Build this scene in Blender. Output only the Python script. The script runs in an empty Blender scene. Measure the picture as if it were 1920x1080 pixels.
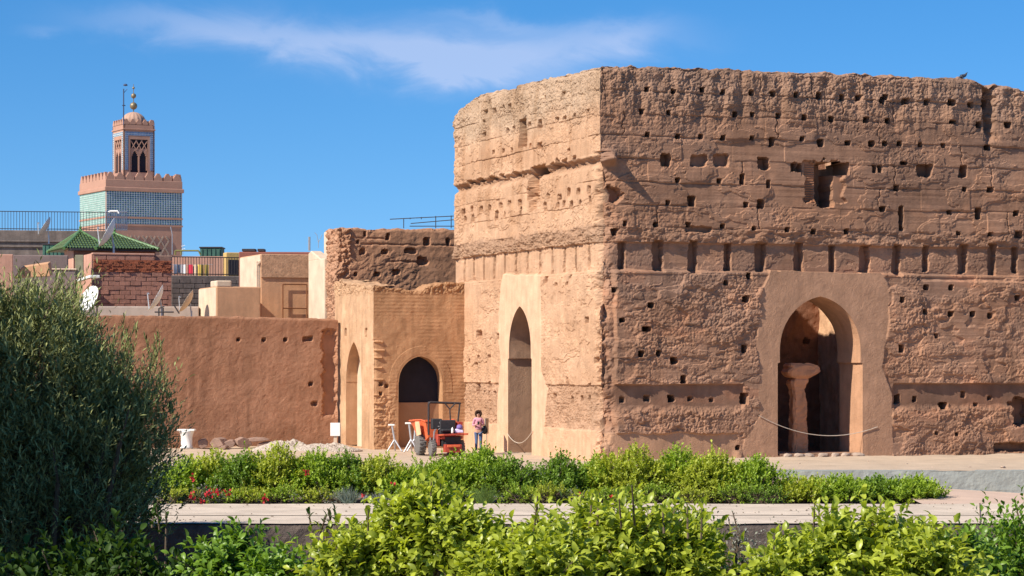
import bpy, bmesh, math, random
import numpy as np
from mathutils import Matrix, Vector

# ------------------------------------------------------------------ camera, world, sun, exposure
SC = bpy.context.scene
COL = SC.collection
F = 4670.0          # focal length in photo pixels
EYE = 3.56          # eye height above the palace court
HZ = 680.0          # photo row of the horizon
cam_d = bpy.data.cameras.new('camera')
cam = bpy.data.objects.new('camera', cam_d); COL.objects.link(cam)
cam.location = (0, 0, EYE); cam.rotation_euler = (math.radians(90), 0, 0)
cam_d.sensor_width = 36; cam_d.lens = F / 1920 * 36
cam_d.shift_y = (HZ - 540) / 1920
cam_d.clip_start = 0.5; cam_d.clip_end = 6000
SC.camera = cam

SUNV = Vector((-.834, -.627, .90)).normalized()
sun_el = math.asin(SUNV.z)
W = bpy.data.worlds.new('World'); SC.world = W; W.use_nodes = True
wn = W.node_tree; wn.nodes.clear()
sky = wn.nodes.new('ShaderNodeTexSky'); sky.sky_type = 'NISHITA'; sky.sun_disc = False
sky.sun_elevation = sun_el; sky.sun_rotation = math.atan2(SUNV.x, SUNV.y)
sky.altitude = 1200; sky.air_density = 1.0; sky.dust_density = 0.25; sky.ozone_density = 3.0
bg = wn.nodes.new('ShaderNodeBackground'); bg.inputs['Strength'].default_value = 0.105
wo = wn.nodes.new('ShaderNodeOutputWorld')
def wmath(op, a, b=None, c=None, clamp=False):
    n = wn.nodes.new('ShaderNodeMath'); n.operation = op; n.use_clamp = clamp
    for i, v in enumerate((a, b, c)):
        if v is None: continue
        if isinstance(v, (int, float)): n.inputs[i].default_value = v
        else: wn.links.new(v, n.inputs[i])
    return n.outputs[0]
tcw = wn.nodes.new('ShaderNodeTexCoord'); sx = wn.nodes.new('ShaderNodeSeparateXYZ')
wn.links.new(tcw.outputs['Generated'], sx.inputs[0])
ysafe = wmath('MAXIMUM', sx.outputs[1], 0.05)
cu = wmath('MULTIPLY', wmath('DIVIDE', sx.outputs[0], ysafe), F / 100)
cv = wmath('MULTIPLY', wmath('DIVIDE', sx.outputs[2], ysafe), F / 100)
cmb = wn.nodes.new('ShaderNodeCombineXYZ')
wn.links.new(cu, cmb.inputs[0]); wn.links.new(wmath('MULTIPLY', cv, 2.2), cmb.inputs[1])
nz = wn.nodes.new('ShaderNodeTexNoise'); nz.inputs['Scale'].default_value = 0.55; nz.inputs['Detail'].default_value = 7
nz.inputs['Roughness'].default_value = .58; nz.inputs['Distortion'].default_value = .5
wn.links.new(cmb.outputs[0], nz.inputs['Vector'])
wob = wmath('MULTIPLY', wmath('SUBTRACT', nz.outputs['Fac'], .5), 1.1)
cv2 = wmath('ADD', cv, wob)
cloud = None
# cirrus streak: (centre px, centre py, half length, half width, tilt degrees, weight)
for (px, py, a, b, tilt, wgt) in [(330, 52, 170, 22, -5, .5), (560, 78, 210, 24, -9, .62), (760, 98, 200, 30, -8, .7),
                                  (900, 112, 170, 34, -4, .8), (1090, 82, 170, 24, 2, .72), (930, 42, 120, 10, -3, .4),
                                  (1180, 78, 70, 18, 4, .4), (860, 132, 90, 22, -6, .45), (80, 60, 40, 8, 0, .2)]:
    u0 = (px - 960) / 100; v0 = (HZ - py) / 100; t = math.radians(tilt)
    du = wmath('SUBTRACT', cu, u0); dv = wmath('SUBTRACT', cv2, v0)
    p = wmath('ADD', wmath('MULTIPLY', du, math.cos(t) * 100 / a), wmath('MULTIPLY', dv, math.sin(t) * 100 / a))
    q = wmath('ADD', wmath('MULTIPLY', du, -math.sin(t) * 74 / b), wmath('MULTIPLY', dv, math.cos(t) * 74 / b))
    r2 = wmath('ADD', wmath('MULTIPLY', p, p), wmath('MULTIPLY', q, q))
    g = wmath('MULTIPLY', wmath('POWER', 2.718, wmath('MULTIPLY', r2, -1.0)), wgt)
    cloud = g if cloud is None else wmath('ADD', cloud, g)
cloud = wmath('MULTIPLY', cloud, wmath('ADD', .35, wmath('MULTIPLY', nz.outputs['Fac'], 1.15)))
cloud = wmath('MULTIPLY', wmath('MINIMUM', cloud, 1.0), .47, clamp=True)
cloud = wmath('MULTIPLY', cloud, wmath('GREATER_THAN', sx.outputs[1], .3))
hsv = wn.nodes.new('ShaderNodeHueSaturation'); hsv.inputs['Hue'].default_value = .503
hsv.inputs['Saturation'].default_value = 1.38; hsv.inputs['Value'].default_value = 1.0
wn.links.new(sky.outputs[0], hsv.inputs['Color'])
# clean dry air: the pale belt of the sky model is kept out of the lowest degrees
sz = wmath('ADD', wmath('MULTIPLY', wmath('MAXIMUM', sx.outputs[2], 0.0), .95), .085)
cs = wn.nodes.new('ShaderNodeCombineXYZ'); wn.links.new(sx.outputs[0], cs.inputs[0]); wn.links.new(sx.outputs[1], cs.inputs[1]); wn.links.new(sz, cs.inputs[2])
nv = wn.nodes.new('ShaderNodeVectorMath'); nv.operation = 'NORMALIZE'; wn.links.new(cs.outputs[0], nv.inputs[0]); wn.links.new(nv.outputs[0], sky.inputs['Vector'])
mx = wn.nodes.new('ShaderNodeMixRGB'); mx.inputs[2].default_value = (4.9, 5.3, 6.8, 1)
wn.links.new(cloud, mx.inputs[0]); wn.links.new(hsv.outputs[0], mx.inputs[1])
wn.links.new(mx.outputs[0], bg.inputs['Color']); wn.links.new(bg.outputs[0], wo.inputs[0])

sl = bpy.data.lights.new('sun', 'SUN'); sl.energy = 5.0; sl.angle = math.radians(.5); sl.color = (1.0, .93, .82)
so = bpy.data.objects.new('sun', sl); COL.objects.link(so)
so.rotation_euler = SUNV.to_track_quat('Z', 'Y').to_euler()
VS = SC.view_settings
VS.view_transform = 'Standard'; VS.look = 'None'; VS.gamma = 1; VS.use_curve_mapping = False
VS.exposure = 0.50

# ------------------------------------------------------------------ helpers
rng = np.random.default_rng(7)
def X_at(px, Y): return (px - 960) / F * Y
def Z_at(py, Y): return EYE - (py - HZ) / F * Y
def P(px, py, Y): return Vector((X_at(px, Y), Y, Z_at(py, Y)))

def tag(o, label=None, cat=None, group=None, kind=None):
    if label: o['label'] = label
    if cat: o['category'] = cat
    if group: o['group'] = group
    if kind: o['kind'] = kind
    return o
def thing(name, label, cat, loc=(0, 0, 0), rz=0, group=None):
    o = bpy.data.objects.new(name, None); COL.objects.link(o)
    o.location = loc; o.rotation_euler = (0, 0, rz); o.empty_display_size = .3
    return tag(o, label, cat, group)

def np_mesh(name, V, Q, mat=None, parent=None, smooth=False, world=False, tint=None, nper=4):
    """V (n,3) floats, Q (m,nper) ints -> one linked object."""
    V = np.asarray(V, dtype=np.float64); Q = np.asarray(Q, dtype=np.int32)
    if world and parent is not None:
        V = V - np.array(parent.location)
        a = -parent.rotation_euler.z
        if a: c, s = math.cos(a), math.sin(a); V = np.stack([V[:, 0]*c - V[:, 1]*s, V[:, 0]*s + V[:, 1]*c, V[:, 2]], 1)
    me = bpy.data.meshes.new(name)
    me.vertices.add(len(V)); me.vertices.foreach_set('co', V.astype(np.float32).ravel())
    me.loops.add(Q.size); me.loops.foreach_set('vertex_index', Q.ravel())
    me.polygons.add(len(Q)); me.polygons.foreach_set('loop_start', np.arange(0, Q.size, nper, dtype=np.int32))
    me.polygons.foreach_set('use_smooth', np.full(len(Q), smooth))
    if tint is not None:
        at = me.attributes.new('tint', 'FLOAT_COLOR', 'POINT')
        t4 = np.ones((len(V), 4), np.float32); t4[:, :3] = tint; at.data.foreach_set('color', t4.ravel())
    me.update(calc_edges=True); me.validate()
    if mat: me.materials.append(mat)
    o = bpy.data.objects.new(name, me); COL.objects.link(o)
    if parent is not None: o.parent = parent
    return o

class MB:
    """collects simple solids, builds one mesh object"""
    def __init__(s): s.v = []; s.f = []
    def add(s, vs, fs):
        b = len(s.v); s.v += [tuple(v) for v in vs]; s.f += [tuple(i + b for i in f) for f in fs]; return s
    def box(s, c, size, rz=0, M=None):
        hx, hy, hz = size[0]/2, size[1]/2, size[2]/2; ca, sa = math.cos(rz), math.sin(rz)
        vs = []
        for z in (-hz, hz):
            for x, y in ((-hx, -hy), (hx, -hy), (hx, hy), (-hx, hy)):
                v = Vector((x*ca - y*sa, x*sa + y*ca, z))
                if M is not None: v = M @ v
                vs.append(v + Vector(c))
        return s.add(vs, [(3, 2, 1, 0), (4, 5, 6, 7), (0, 1, 5, 4), (1, 2, 6, 5), (2, 3, 7, 6), (3, 0, 4, 7)])
    def tube(s, p0, p1, r0, r1=None, n=8, cap=True):
        r1 = r0 if r1 is None else r1
        p0 = Vector(p0); p1 = Vector(p1); d = (p1 - p0).normalized()
        a = d.orthogonal().normalized(); b = d.cross(a); vs = []
        for p, r in ((p0, r0), (p1, r1)):
            for k in range(n):
                t = 2*math.pi*k/n; vs.append(p + (a*math.cos(t) + b*math.sin(t))*r)
        fs = [(k, (k+1) % n, n + (k+1) % n, n + k) for k in range(n)]
        if cap: fs += [tuple(range(n))[::-1], tuple(range(n, 2*n))]
        return s.add(vs, fs)
    def pipe(s, pts, r, n=6):
        for a, b in zip(pts[:-1], pts[1:]): s.tube(a, b, r, r, n)
        return s
    def lathe(s, c, prof, n=16, M=None):
        vs = []; c = Vector(c)
        for (r, z) in prof:
            for k in range(n):
                t = 2*math.pi*k/n; v = Vector((r*math.cos(t), r*math.sin(t), z))
                if M is not None: v = M @ v
                vs.append(v + c)
        fs = []
        for j in range(len(prof)-1):
            for k in range(n): fs.append((j*n+k, j*n+(k+1) % n, (j+1)*n+(k+1) % n, (j+1)*n+k))
        fs += [tuple(range(n))[::-1], tuple(range((len(prof)-1)*n, len(prof)*n))]
        return s.add(vs, fs)
    def prism(s, poly, vec):
        n = len(poly); vs = [Vector(p) for p in poly]; vs += [v + Vector(vec) for v in vs]
        return s.add(vs, [tuple(range(n))[::-1], tuple(range(n, 2*n))] + [(k, (k+1) % n, n+(k+1) % n, n+k) for k in range(n)])
    def build(s, name, mat=None, parent=None, world=False, smooth=False, bevel=0, seg=1, kind=None):
        me = bpy.data.meshes.new(name)
        vs = s.v
        if world and parent is not None:
            Mi = (Matrix.Translation(parent.location) @ Matrix.Rotation(parent.rotation_euler.z, 4, 'Z')).inverted()
            vs = [tuple(Mi @ Vector(v)) for v in vs]
        me.from_pydata(vs, [], s.f)
        bm = bmesh.new(); bm.from_mesh(me); bmesh.ops.recalc_face_normals(bm, faces=bm.faces)
        if bevel: bmesh.ops.bevel(bm, geom=list(bm.edges), offset=bevel, segments=seg, affect='EDGES', profile=.5)
        bm.to_mesh(me); bm.free()
        if smooth:
            me.polygons.foreach_set('use_smooth', [True]*len(me.polygons))
        if mat: me.materials.append(mat)
        o = bpy.data.objects.new(name, me); COL.objects.link(o)
        if parent is not None: o.parent = parent
        if kind: o['kind'] = kind
        return o

# ---- numpy noise
_L = np.random.default_rng(3).random((64, 256, 256))
def vnoise(x, y, seed=0):
    L = _L[seed % 64]
    xi = np.floor(x).astype(np.int64); yi = np.floor(y).astype(np.int64)
    fx = x - xi; fy = y - yi; fx = fx*fx*(3-2*fx); fy = fy*fy*(3-2*fy)
    a = L[xi & 255, yi & 255]; b = L[(xi+1) & 255, yi & 255]; c = L[xi & 255, (yi+1) & 255]; d = L[(xi+1) & 255, (yi+1) & 255]
    return (a*(1-fx) + b*fx)*(1-fy) + (c*(1-fx) + d*fx)*fy
def fbm(x, y, seed=0, octs=4, gain=.5):
    o = 0; amp = 1; tot = 0
    for k in range(octs):
        o = o + amp*vnoise(x*2**k + 13.7*k, y*2**k + 7.1*k, seed + k); tot += amp; amp *= gain
    return o/tot*2 - 1
def cell(x, y, seed=0):
    """distance to nearest jittered lattice point, 0..~1"""
    xi = np.floor(x).astype(np.int64); yi = np.floor(y).astype(np.int64); best = np.full(x.shape, 9.0)
    for i in (-1, 0, 1):
        for j in (-1, 0, 1):
            jx = _L[seed % 64][(xi+i) & 255, (yi+j) & 255]; jy = _L[(seed+1) % 64][(xi+i) & 255, (yi+j) & 255]
            best = np.minimum(best, (xi+i+jx-x)**2 + (yi+j+jy-y)**2)
    return np.sqrt(best)
def sstep(a, b, x):
    t = np.clip((x-a)/(b-a), 0, 1); return t*t*(3-2*t)

# ---- materials
def mat(name, col, rough=.9, var=.25, scale=3, bump=.3, bscale=25, tint=False, metallic=0, fine=0, spec=.25, streak=0, bdist=.03):
    m = bpy.data.materials.new(name); m.use_nodes = True; nt = m.node_tree; N = nt.nodes; L = nt.links
    b = N['Principled BSDF']; b.inputs['Roughness'].default_value = rough; b.inputs['Metallic'].default_value = metallic
    b.inputs['Specular IOR Level'].default_value = spec
    tc = N.new('ShaderNodeTexCoord'); geo = N.new('ShaderNodeNewGeometry')
    base = N.new('ShaderNodeRGB'); base.outputs[0].default_value = (*col, 1); cur = base.outputs[0]
    if tint:
        at = N.new('ShaderNodeAttribute'); at.attribute_name = 'tint'
        mu = N.new('ShaderNodeMixRGB'); mu.blend_type = 'MULTIPLY'; mu.inputs[0].default_value = 1
        L.new(cur, mu.inputs[1]); L.new(at.outputs['Color'], mu.inputs[2]); cur = mu.outputs[0]
    if var:
        n1 = N.new('ShaderNodeTexNoise'); n1.inputs['Scale'].default_value = scale; n1.inputs['Detail'].default_value = 6
        n1.inputs['Roughness'].default_value = .65
        L.new(geo.outputs['Position'], n1.inputs['Vector'])
        mr = N.new('ShaderNodeMapRange'); mr.inputs[1].default_value = .3; mr.inputs[2].default_value = .7
        mr.inputs[3].default_value = 1-var; mr.inputs[4].default_value = 1+var
        L.new(n1.outputs['Fac'], mr.inputs[0])
        vm = N.new('ShaderNodeVectorMath'); vm.operation = 'SCALE'; L.new(cur, vm.inputs[0]); L.new(mr.outputs[0], vm.inputs['Scale']); cur = vm.outputs[0]
        if streak:
            mp = N.new('ShaderNodeMapping'); mp.inputs['Scale'].default_value = (3, 3, .25); L.new(geo.outputs['Position'], mp.inputs[0])
            n3 = N.new('ShaderNodeTexNoise'); n3.inputs['Scale'].default_value = 1.5; n3.inputs['Detail'].default_value = 5; L.new(mp.outputs[0], n3.inputs['Vector'])
            mr3 = N.new('ShaderNodeMapRange'); mr3.inputs[1].default_value = .35; mr3.inputs[2].default_value = .7
            mr3.inputs[3].default_value = 1+streak*.4; mr3.inputs[4].default_value = 1-streak; L.new(n3.outputs['Fac'], mr3.inputs[0])
            vm3 = N.new('ShaderNodeVectorMath'); vm3.operation = 'SCALE'; L.new(cur, vm3.inputs[0]); L.new(mr3.outputs[0], vm3.inputs['Scale']); cur = vm3.outputs[0]
    L.new(cur, b.inputs['Base Color'])
    if bump:
        n2 = N.new('ShaderNodeTexNoise'); n2.inputs['Scale'].default_value = bscale; n2.inputs['Detail'].default_value = 4
        n2.inputs['Roughness'].default_value = .7
        L.new(geo.outputs['Position'], n2.inputs['Vector'])
        bp = N.new('ShaderNodeBump'); bp.inputs['Strength'].default_value = bump; bp.inputs['Distance'].default_value = bdist
        L.new(n2.outputs['Fac'], bp.inputs['Height']); L.new(bp.outputs[0], b.inputs['Normal'])
    return m
def leafmat(name, c1, c2, trans=.35, rough=.45, spec=.4, scale=1.5):
    """leaf: colour varies leaf to leaf (attribute 'tint' r in 0..1), part of the light passes through"""
    m = bpy.data.materials.new(name); m.use_nodes = True; nt = m.node_tree; N = nt.nodes; L = nt.links
    b = N['Principled BSDF']; out = N['Material Output']; b.inputs['Roughness'].default_value = rough
    b.inputs['Specular IOR Level'].default_value = spec
    at = N.new('ShaderNodeAttribute'); at.attribute_name = 'tint'
    sp = N.new('ShaderNodeSeparateColor'); L.new(at.outputs['Color'], sp.inputs[0])
    oi = N.new('ShaderNodeObjectInfo')
    ad = N.new('ShaderNodeMath'); ad.operation = 'ADD'; L.new(sp.outputs[0], ad.inputs[0])
    ml = N.new('ShaderNodeMath'); ml.operation = 'MULTIPLY'; L.new(oi.outputs['Random'], ml.inputs[0]); L.new(sp.outputs[1], ml.inputs[1])
    L.new(ml.outputs[0], ad.inputs[1])
    cr = N.new('ShaderNodeMixRGB'); cr.inputs[1].default_value = (*c1, 1); cr.inputs[2].default_value = (*c2, 1)
    L.new(ad.outputs[0], cr.inputs[0]); L.new(cr.outputs[0], b.inputs['Base Color'])
    tr = N.new('ShaderNodeBsdfTranslucent'); g = N.new('ShaderNodeMixRGB'); g.blend_type = 'MULTIPLY'; g.inputs[0].default_value = 1
    g.inputs[2].default_value = (1.5, 1.5, .6, 1); L.new(cr.outputs[0], g.inputs[1]); L.new(g.outputs[0], tr.inputs[0])
    mxs = N.new('ShaderNodeMixShader'); mxs.inputs[0].default_value = trans
    L.new(b.outputs[0], mxs.inputs[1]); L.new(tr.outputs[0], mxs.inputs[2]); L.new(mxs.outputs[0], out.inputs[0])
    return m

M_EARTH = mat('rammed_earth', (.40, .245, .155), .95, .15, 1.9, .7, 26, tint=True, spec=.1, streak=.10, bdist=.035)
M_EARTH_IN = mat('inner_earth', (.36, .21, .13), .95, .15, 1.5, .5, 18, spec=.1)
M_GROUND = mat('court_soil', (.50, .38, .27), .95, .15, .8, .4, 12, spec=.1)
M_PATHC = mat('path_concrete', (.58, .47, .36), .9, .2, .7, .35, 14, spec=.15)
M_PINK = mat('pink_screed', (.56, .40, .30), .9, .12, .7, .2, 14, spec=.15)
M_GREYW = mat('grey_render', (.29, .30, .27), .9, .14, 1.2, .7, 10, spec=.15)
M_SOIL = mat('bed_soil', (.16, .11, .075), .95, .3, 2, .6, 10)
M_DARKST = mat('rough_stone', (.12, .092, .075), .95, .3, 4, .9, 14, bdist=.06)  # dark stone, deepened to stand in for shade along the walkway front
M_RED = mat('red_paint', (.38, .05, .025), .6, .35, 9, 0, spec=.5)
M_ORANGE = mat('orange_paint', (.64, .13, .045), .6, .3, 9, 0, spec=.5)
M_BLACK = mat('black_rubber', (.035, .033, .035), .7, .2, 10, .2, 40)
M_TYRE = mat('dusty_tyre', (.16, .145, .13), .9, .25, 10, .3, 60)
M_STEEL = mat('dusty_steel', (.32, .30, .29), .55, .2, 10, 0, metallic=.4)
M_WHITE = mat('white_paint', (.80, .78, .72), .6, .06, 3, .1, 30)
M_CREAM = mat('cream_plaster', (.62, .47, .33), .9, .16, 1.5, .25, 12)
M_OCHRE = mat('ochre_plaster', (.56, .31, .17), .92, .14, 1.2, .35, 9, streak=.12)
M_PINKP = mat('pink_plaster', (.50, .27, .19), .92, .12, 1.2, .25, 10, streak=.12)
M_BRICK = mat('clay_brick', (.37, .18, .125), .92, .25, 4, .5, 16)
M_BRICKR = mat('red_brick', (.37, .12, .06), .92, .25, 5, .5, 20)
M_MORT = mat('mortar', (.25, .15, .11), .95, .2, 4, .4, 16)
M_GREYH = mat('grey_block', (.17, .135, .115), .92, .25, 2, .4, 10, streak=.2)
M_IRON = mat('dark_iron', (.06, .05, .05), .6, .2, 10, 0, metallic=.3)
M_RUST = mat('rusty_iron', (.20, .08, .035), .8, .25, 10, .1, 30)
M_GALV = mat('galvanised', (.45, .45, .46), .5, .1, 10, 0, metallic=.5)
M_GTILE = mat('green_glaze', (.085, .125, .04), .3, .35, 5, .1, 20, spec=.6)
M_MINAR = mat('minaret_brick', (.42, .235, .165), .9, .1, .8, .2, 4)
M_GOLD = mat('gilded_copper', (.26, .20, .12), .5, .2, 4, 0, metallic=.5)
M_DARKV = mat('dark_board_shade', (.022, .02, .028), .85, .2, 2, .1, 10)  # near-black: boarding, and painted shade inside doorway and lantern

# ------------------------------------------------------------------ ground, terraces, paths
def structure(name, V, Q, m, smooth=False, **k):
    o = np_mesh(name, V, Q, m, smooth=smooth, **k); o['kind'] = 'structure'; return o
def grid(xs, ys, zf):
    X, Y = np.meshgrid(xs, ys, indexing='ij'); Z = zf(X, Y)
    V = np.stack([X, Y, Z], -1).reshape(-1, 3); nx, ny = len(xs), len(ys)
    i = np.arange(nx-1)[:, None]*ny + np.arange(ny-1)[None]; i = i.ravel()
    return V, np.stack([i, i+ny, i+ny+1, i+1], 1)
def lin(a, b, st): return np.linspace(a, b, max(2, int(abs(b-a)/st)+1))
# far ground to the horizon (city level = palace court level)
V, Q = grid(np.array([-2500., -60, -30, 60, 2500]), np.array([130., 300, 3000, 5000]), lambda X, Y: 0*X - .05)
structure('ground', V, Q, M_GROUND)
V, Q = grid(lin(-60, 60, .25), lin(82.0, 130, .25), lambda X, Y: .05*fbm(X*.35, Y*.35, 5, 3) + .03*fbm(X*2, Y*2, 9, 3)*sstep(82, 82.6, Y) - .02 + .10*np.exp(-((Y-(89.3+X*.36))/1.1)**2)*(X > 4))
structure('court_ground', V, Q, M_GROUND, smooth=True)
# sunken garden bed and the near terrace
V, Q = grid(np.array([-2500., -60, 0, 60, 2500]), np.array([-400., 24, 45, 66.3]), lambda X, Y: 0*X - 3.0)
structure('sunken_garden_soil', V, Q, M_SOIL)
MB().box((0, -68, -1.05), (500, 184, 3.9)).build('near_terrace', M_SOIL)['kind'] = 'structure'
# raised walkway: two long bands with a fine edge between them
wz = -.70
def walk(name, y0, y1, dz):
    V, Q = grid(lin(-45, 45, .15), lin(y0, y1, .15), lambda X, Y: wz + dz + .02*fbm(X*.25, Y*.8, 4, 3) + .006*fbm(X*2, Y*3, 6, 3))
    structure(name, V, Q, M_PATHC, smooth=True)
walk('walkway', 69.6, 75.2, 0); walk('walkway_border', 66.05, 69.55, -.012)
MB().box((0, 70.6, (wz-.06-3.2)/2), (90, 8.9, 3.2+wz-.06)).build('walkway_core', M_SOIL)['kind'] = 'structure'
# kerb ends of slabs: long coping pieces along the front edge
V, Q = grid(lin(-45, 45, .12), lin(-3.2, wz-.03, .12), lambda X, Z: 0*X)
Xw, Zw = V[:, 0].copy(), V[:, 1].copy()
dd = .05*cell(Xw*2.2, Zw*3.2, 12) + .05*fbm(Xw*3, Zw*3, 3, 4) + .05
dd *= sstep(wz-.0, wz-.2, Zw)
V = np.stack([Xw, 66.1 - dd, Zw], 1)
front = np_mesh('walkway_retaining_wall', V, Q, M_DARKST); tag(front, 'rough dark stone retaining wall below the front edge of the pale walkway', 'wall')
# hedge bed behind the walkway, ramp to its right
V, Q = grid(lin(-45, 13.4, .4), lin(75.25, 81.9, .4), lambda X, Y: -.86 + .06*fbm(X, Y, 8, 3))
structure('hedge_bed', V, Q, M_SOIL, smooth=True)
def rampz(X, Y):
    far = np.interp(X, [5, 9, 13.8, 17, 30], [.0, -.22, -.55, -.74, -.9])
    t = sstep(75.3, 81.8, Y); return wz - .006 + (far - wz)*t
V, Q = grid(lin(12.4, 45, .3), lin(75.2, 81.95, .3), rampz); structure('side_path', V, Q, M_PINK, smooth=True)
V, Q = grid(lin(3, 13.4, .3), lin(77.4, 81.95, .3), lambda X, Y: -.9+(rampz(X, 82+0*Y)+.9)*sstep(77.5, 80.6, Y)); structure('side_path_verge', V, Q, M_PINK, smooth=True)
# dark joint across the walkway
mb = MB()
for a, b in (((1848, 975), (1838, 948)), ((1838, 948), (1832, 932))):
    pa = [X_at(a[0], 66.1), 66.1]; pb = [X_at(1838, 75), 75.0]
mb.prism([(pa[0]-.012, 66.1, wz+.012), (pa[0]+.012, 66.1, wz+.012), (pb[0]+.012, 75.1, wz+.018), (pb[0]-.012, 75.1, wz+.018)], (0, 0, .004))
mb.build('walkway_joint', M_SOIL)['kind'] = 'structure'
# grey rendered wall that holds up the court terrace
V, Q = grid(lin(-45, 45, .08), lin(-1.3, .05, .08), lambda X, Z: 0*X)
Xw, Zw = V[:, 0].copy(), V[:, 1].copy()
top = .0 + .03*fbm(Xw*1.5, Xw*0, 6, 4)
Zw = np.minimum(Zw, top)
V = np.stack([Xw, 82.0 - .03 - .05*fbm(Xw*1.2, Zw*1.2, 3, 5) - .02*cell(Xw*5, Zw*5, 8), Zw], 1)
ow = np_mesh('grey_retaining_wall', V, Q, M_GREYW); tag(ow, 'low grey rendered retaining wall in front of the ruin, beside the pinkish path', 'wall')
MB().box((0, 82.45, -.635), (90, .8, 1.27)).build('fill', M_GREYW, ow)

# ------------------------------------------------------------------ weathered earth walls
class Face:
    def __init__(s, p0, d): s.p = np.array(p0, float); s.d = np.array(d, float); s.n = np.array([d[1], -d[0]])
    def sz(s, px, py):
        k = (np.asarray(px, float)-960)/F
        t = (k*s.p[1]-s.p[0])/(s.d[0]-k*s.d[1]); Y = s.p[1]+s.d[1]*t
        return t, EYE-(np.asarray(py, float)-HZ)/F*Y
    def rect(s, px, py, w, h):
        a, z0 = s.sz(px-w/2, py); b, z1 = s.sz(px+w/2, py); c, zt = s.sz(px, py-h/2); _, zb = s.sz(px, py+h/2)
        return (a+b)/2, (zt+zb)/2, abs(b-a)/2, abs(zt-zb)/2
def carve(H, S, A, sx_, z, hw, hh, depth, soft=.04, jit=.3, rnd=None, seed=0, keep=True):
    """rounded, slightly ragged recess in height field H (cols S, rows A)"""
    i0, i1 = np.searchsorted(S, [sx_-hw-.3, sx_+hw+.3]); j0, j1 = np.searchsorted(A, [z-hh-.3, z+hh+.3])
    if i1 <= i0 or j1 <= j0: return
    s = S[i0:i1, None] + 0*A[None, j0:j1]; a = A[None, j0:j1] + 0*s
    n = fbm(s*5, a*5, 20+seed % 30, 3)*jit*min(hw, hh)
    r = min(hw, hh)*(.45 if rnd is None else rnd)
    qx = np.abs(s-sx_)-hw+r; qy = np.abs(a-z)-hh+r
    d = np.sqrt(np.maximum(qx, 0)**2+np.maximum(qy, 0)**2)+np.minimum(np.maximum(qx, qy), 0)-r+n
    m = 1-sstep(-soft, soft*.6, d)
    sub = H[i0:i1, j0:j1]
    H[i0:i1, j0:j1] = np.where(m > 0, np.minimum(sub, sub*(1-m)+(-depth)*m), sub)
def arch_poly(xl, xr, zs, za, zb, wide=0, n=14, zi=None):
    """pointed or round arch outline, open at the foot; wide = how much broader below the springing"""
    a = (xr-xl)/2; xc = (xl+xr)/2; h = za-zs
    c = max(0, (h*h-a*a)/(2*a)); R = a+c
    th = math.acos(min(1, c/R)); pts = []
    sc = h/(R*math.sin(th))
    for k in range(n+1):
        t = th*k/n; pts.append((xc+c-R*math.cos(t), zs+R*math.sin(t)*sc))
    right = [(2*xc-x, z) for x, z in pts[::-1]][1:]
    zi = zs-.02 if zi is None else zi
    return [(xl-wide, zb)] + ([(xl-wide, zi), (xl, zi+.02)] if wide else []) + pts + right + ([(xr, zi+.02), (xr+wide, zi)] if wide else []) + [(xr+wide, zb)]
def in_poly(poly, x, y):
    ins = np.zeros(x.shape, bool); n = len(poly)
    for i in range(n):
        x1, y1 = poly[i]; x2, y2 = poly[(i+1) % n]
        if y1 == y2: continue
        c = ((y1 > y) != (y2 > y)) & (x < (x2-x1)*(y-y1)/(y2-y1)+x1); ins ^= c
    return ins
def poly_dist(poly, x, y, closed=False):
    best = np.full(x.shape, 1e9); bx = np.zeros(x.shape); by = np.zeros(x.shape); n = len(poly)
    for i in range(n if closed else n-1):
        x1, y1 = poly[i]; x2, y2 = poly[(i+1) % n]; L = (x2-x1)**2+(y2-y1)**2
        if L == 0: continue
        t = np.clip(((x-x1)*(x2-x1)+(y-y1)*(y2-y1))/L, 0, 1); qx = x1+t*(x2-x1); qy = y1+t*(y2-y1)
        d = (x-qx)**2+(y-qy)**2; m = d < best
        best = np.where(m, d, best); bx = np.where(m, qx, bx); by = np.where(m, qy, by)
    return np.sqrt(best), bx, by

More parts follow.
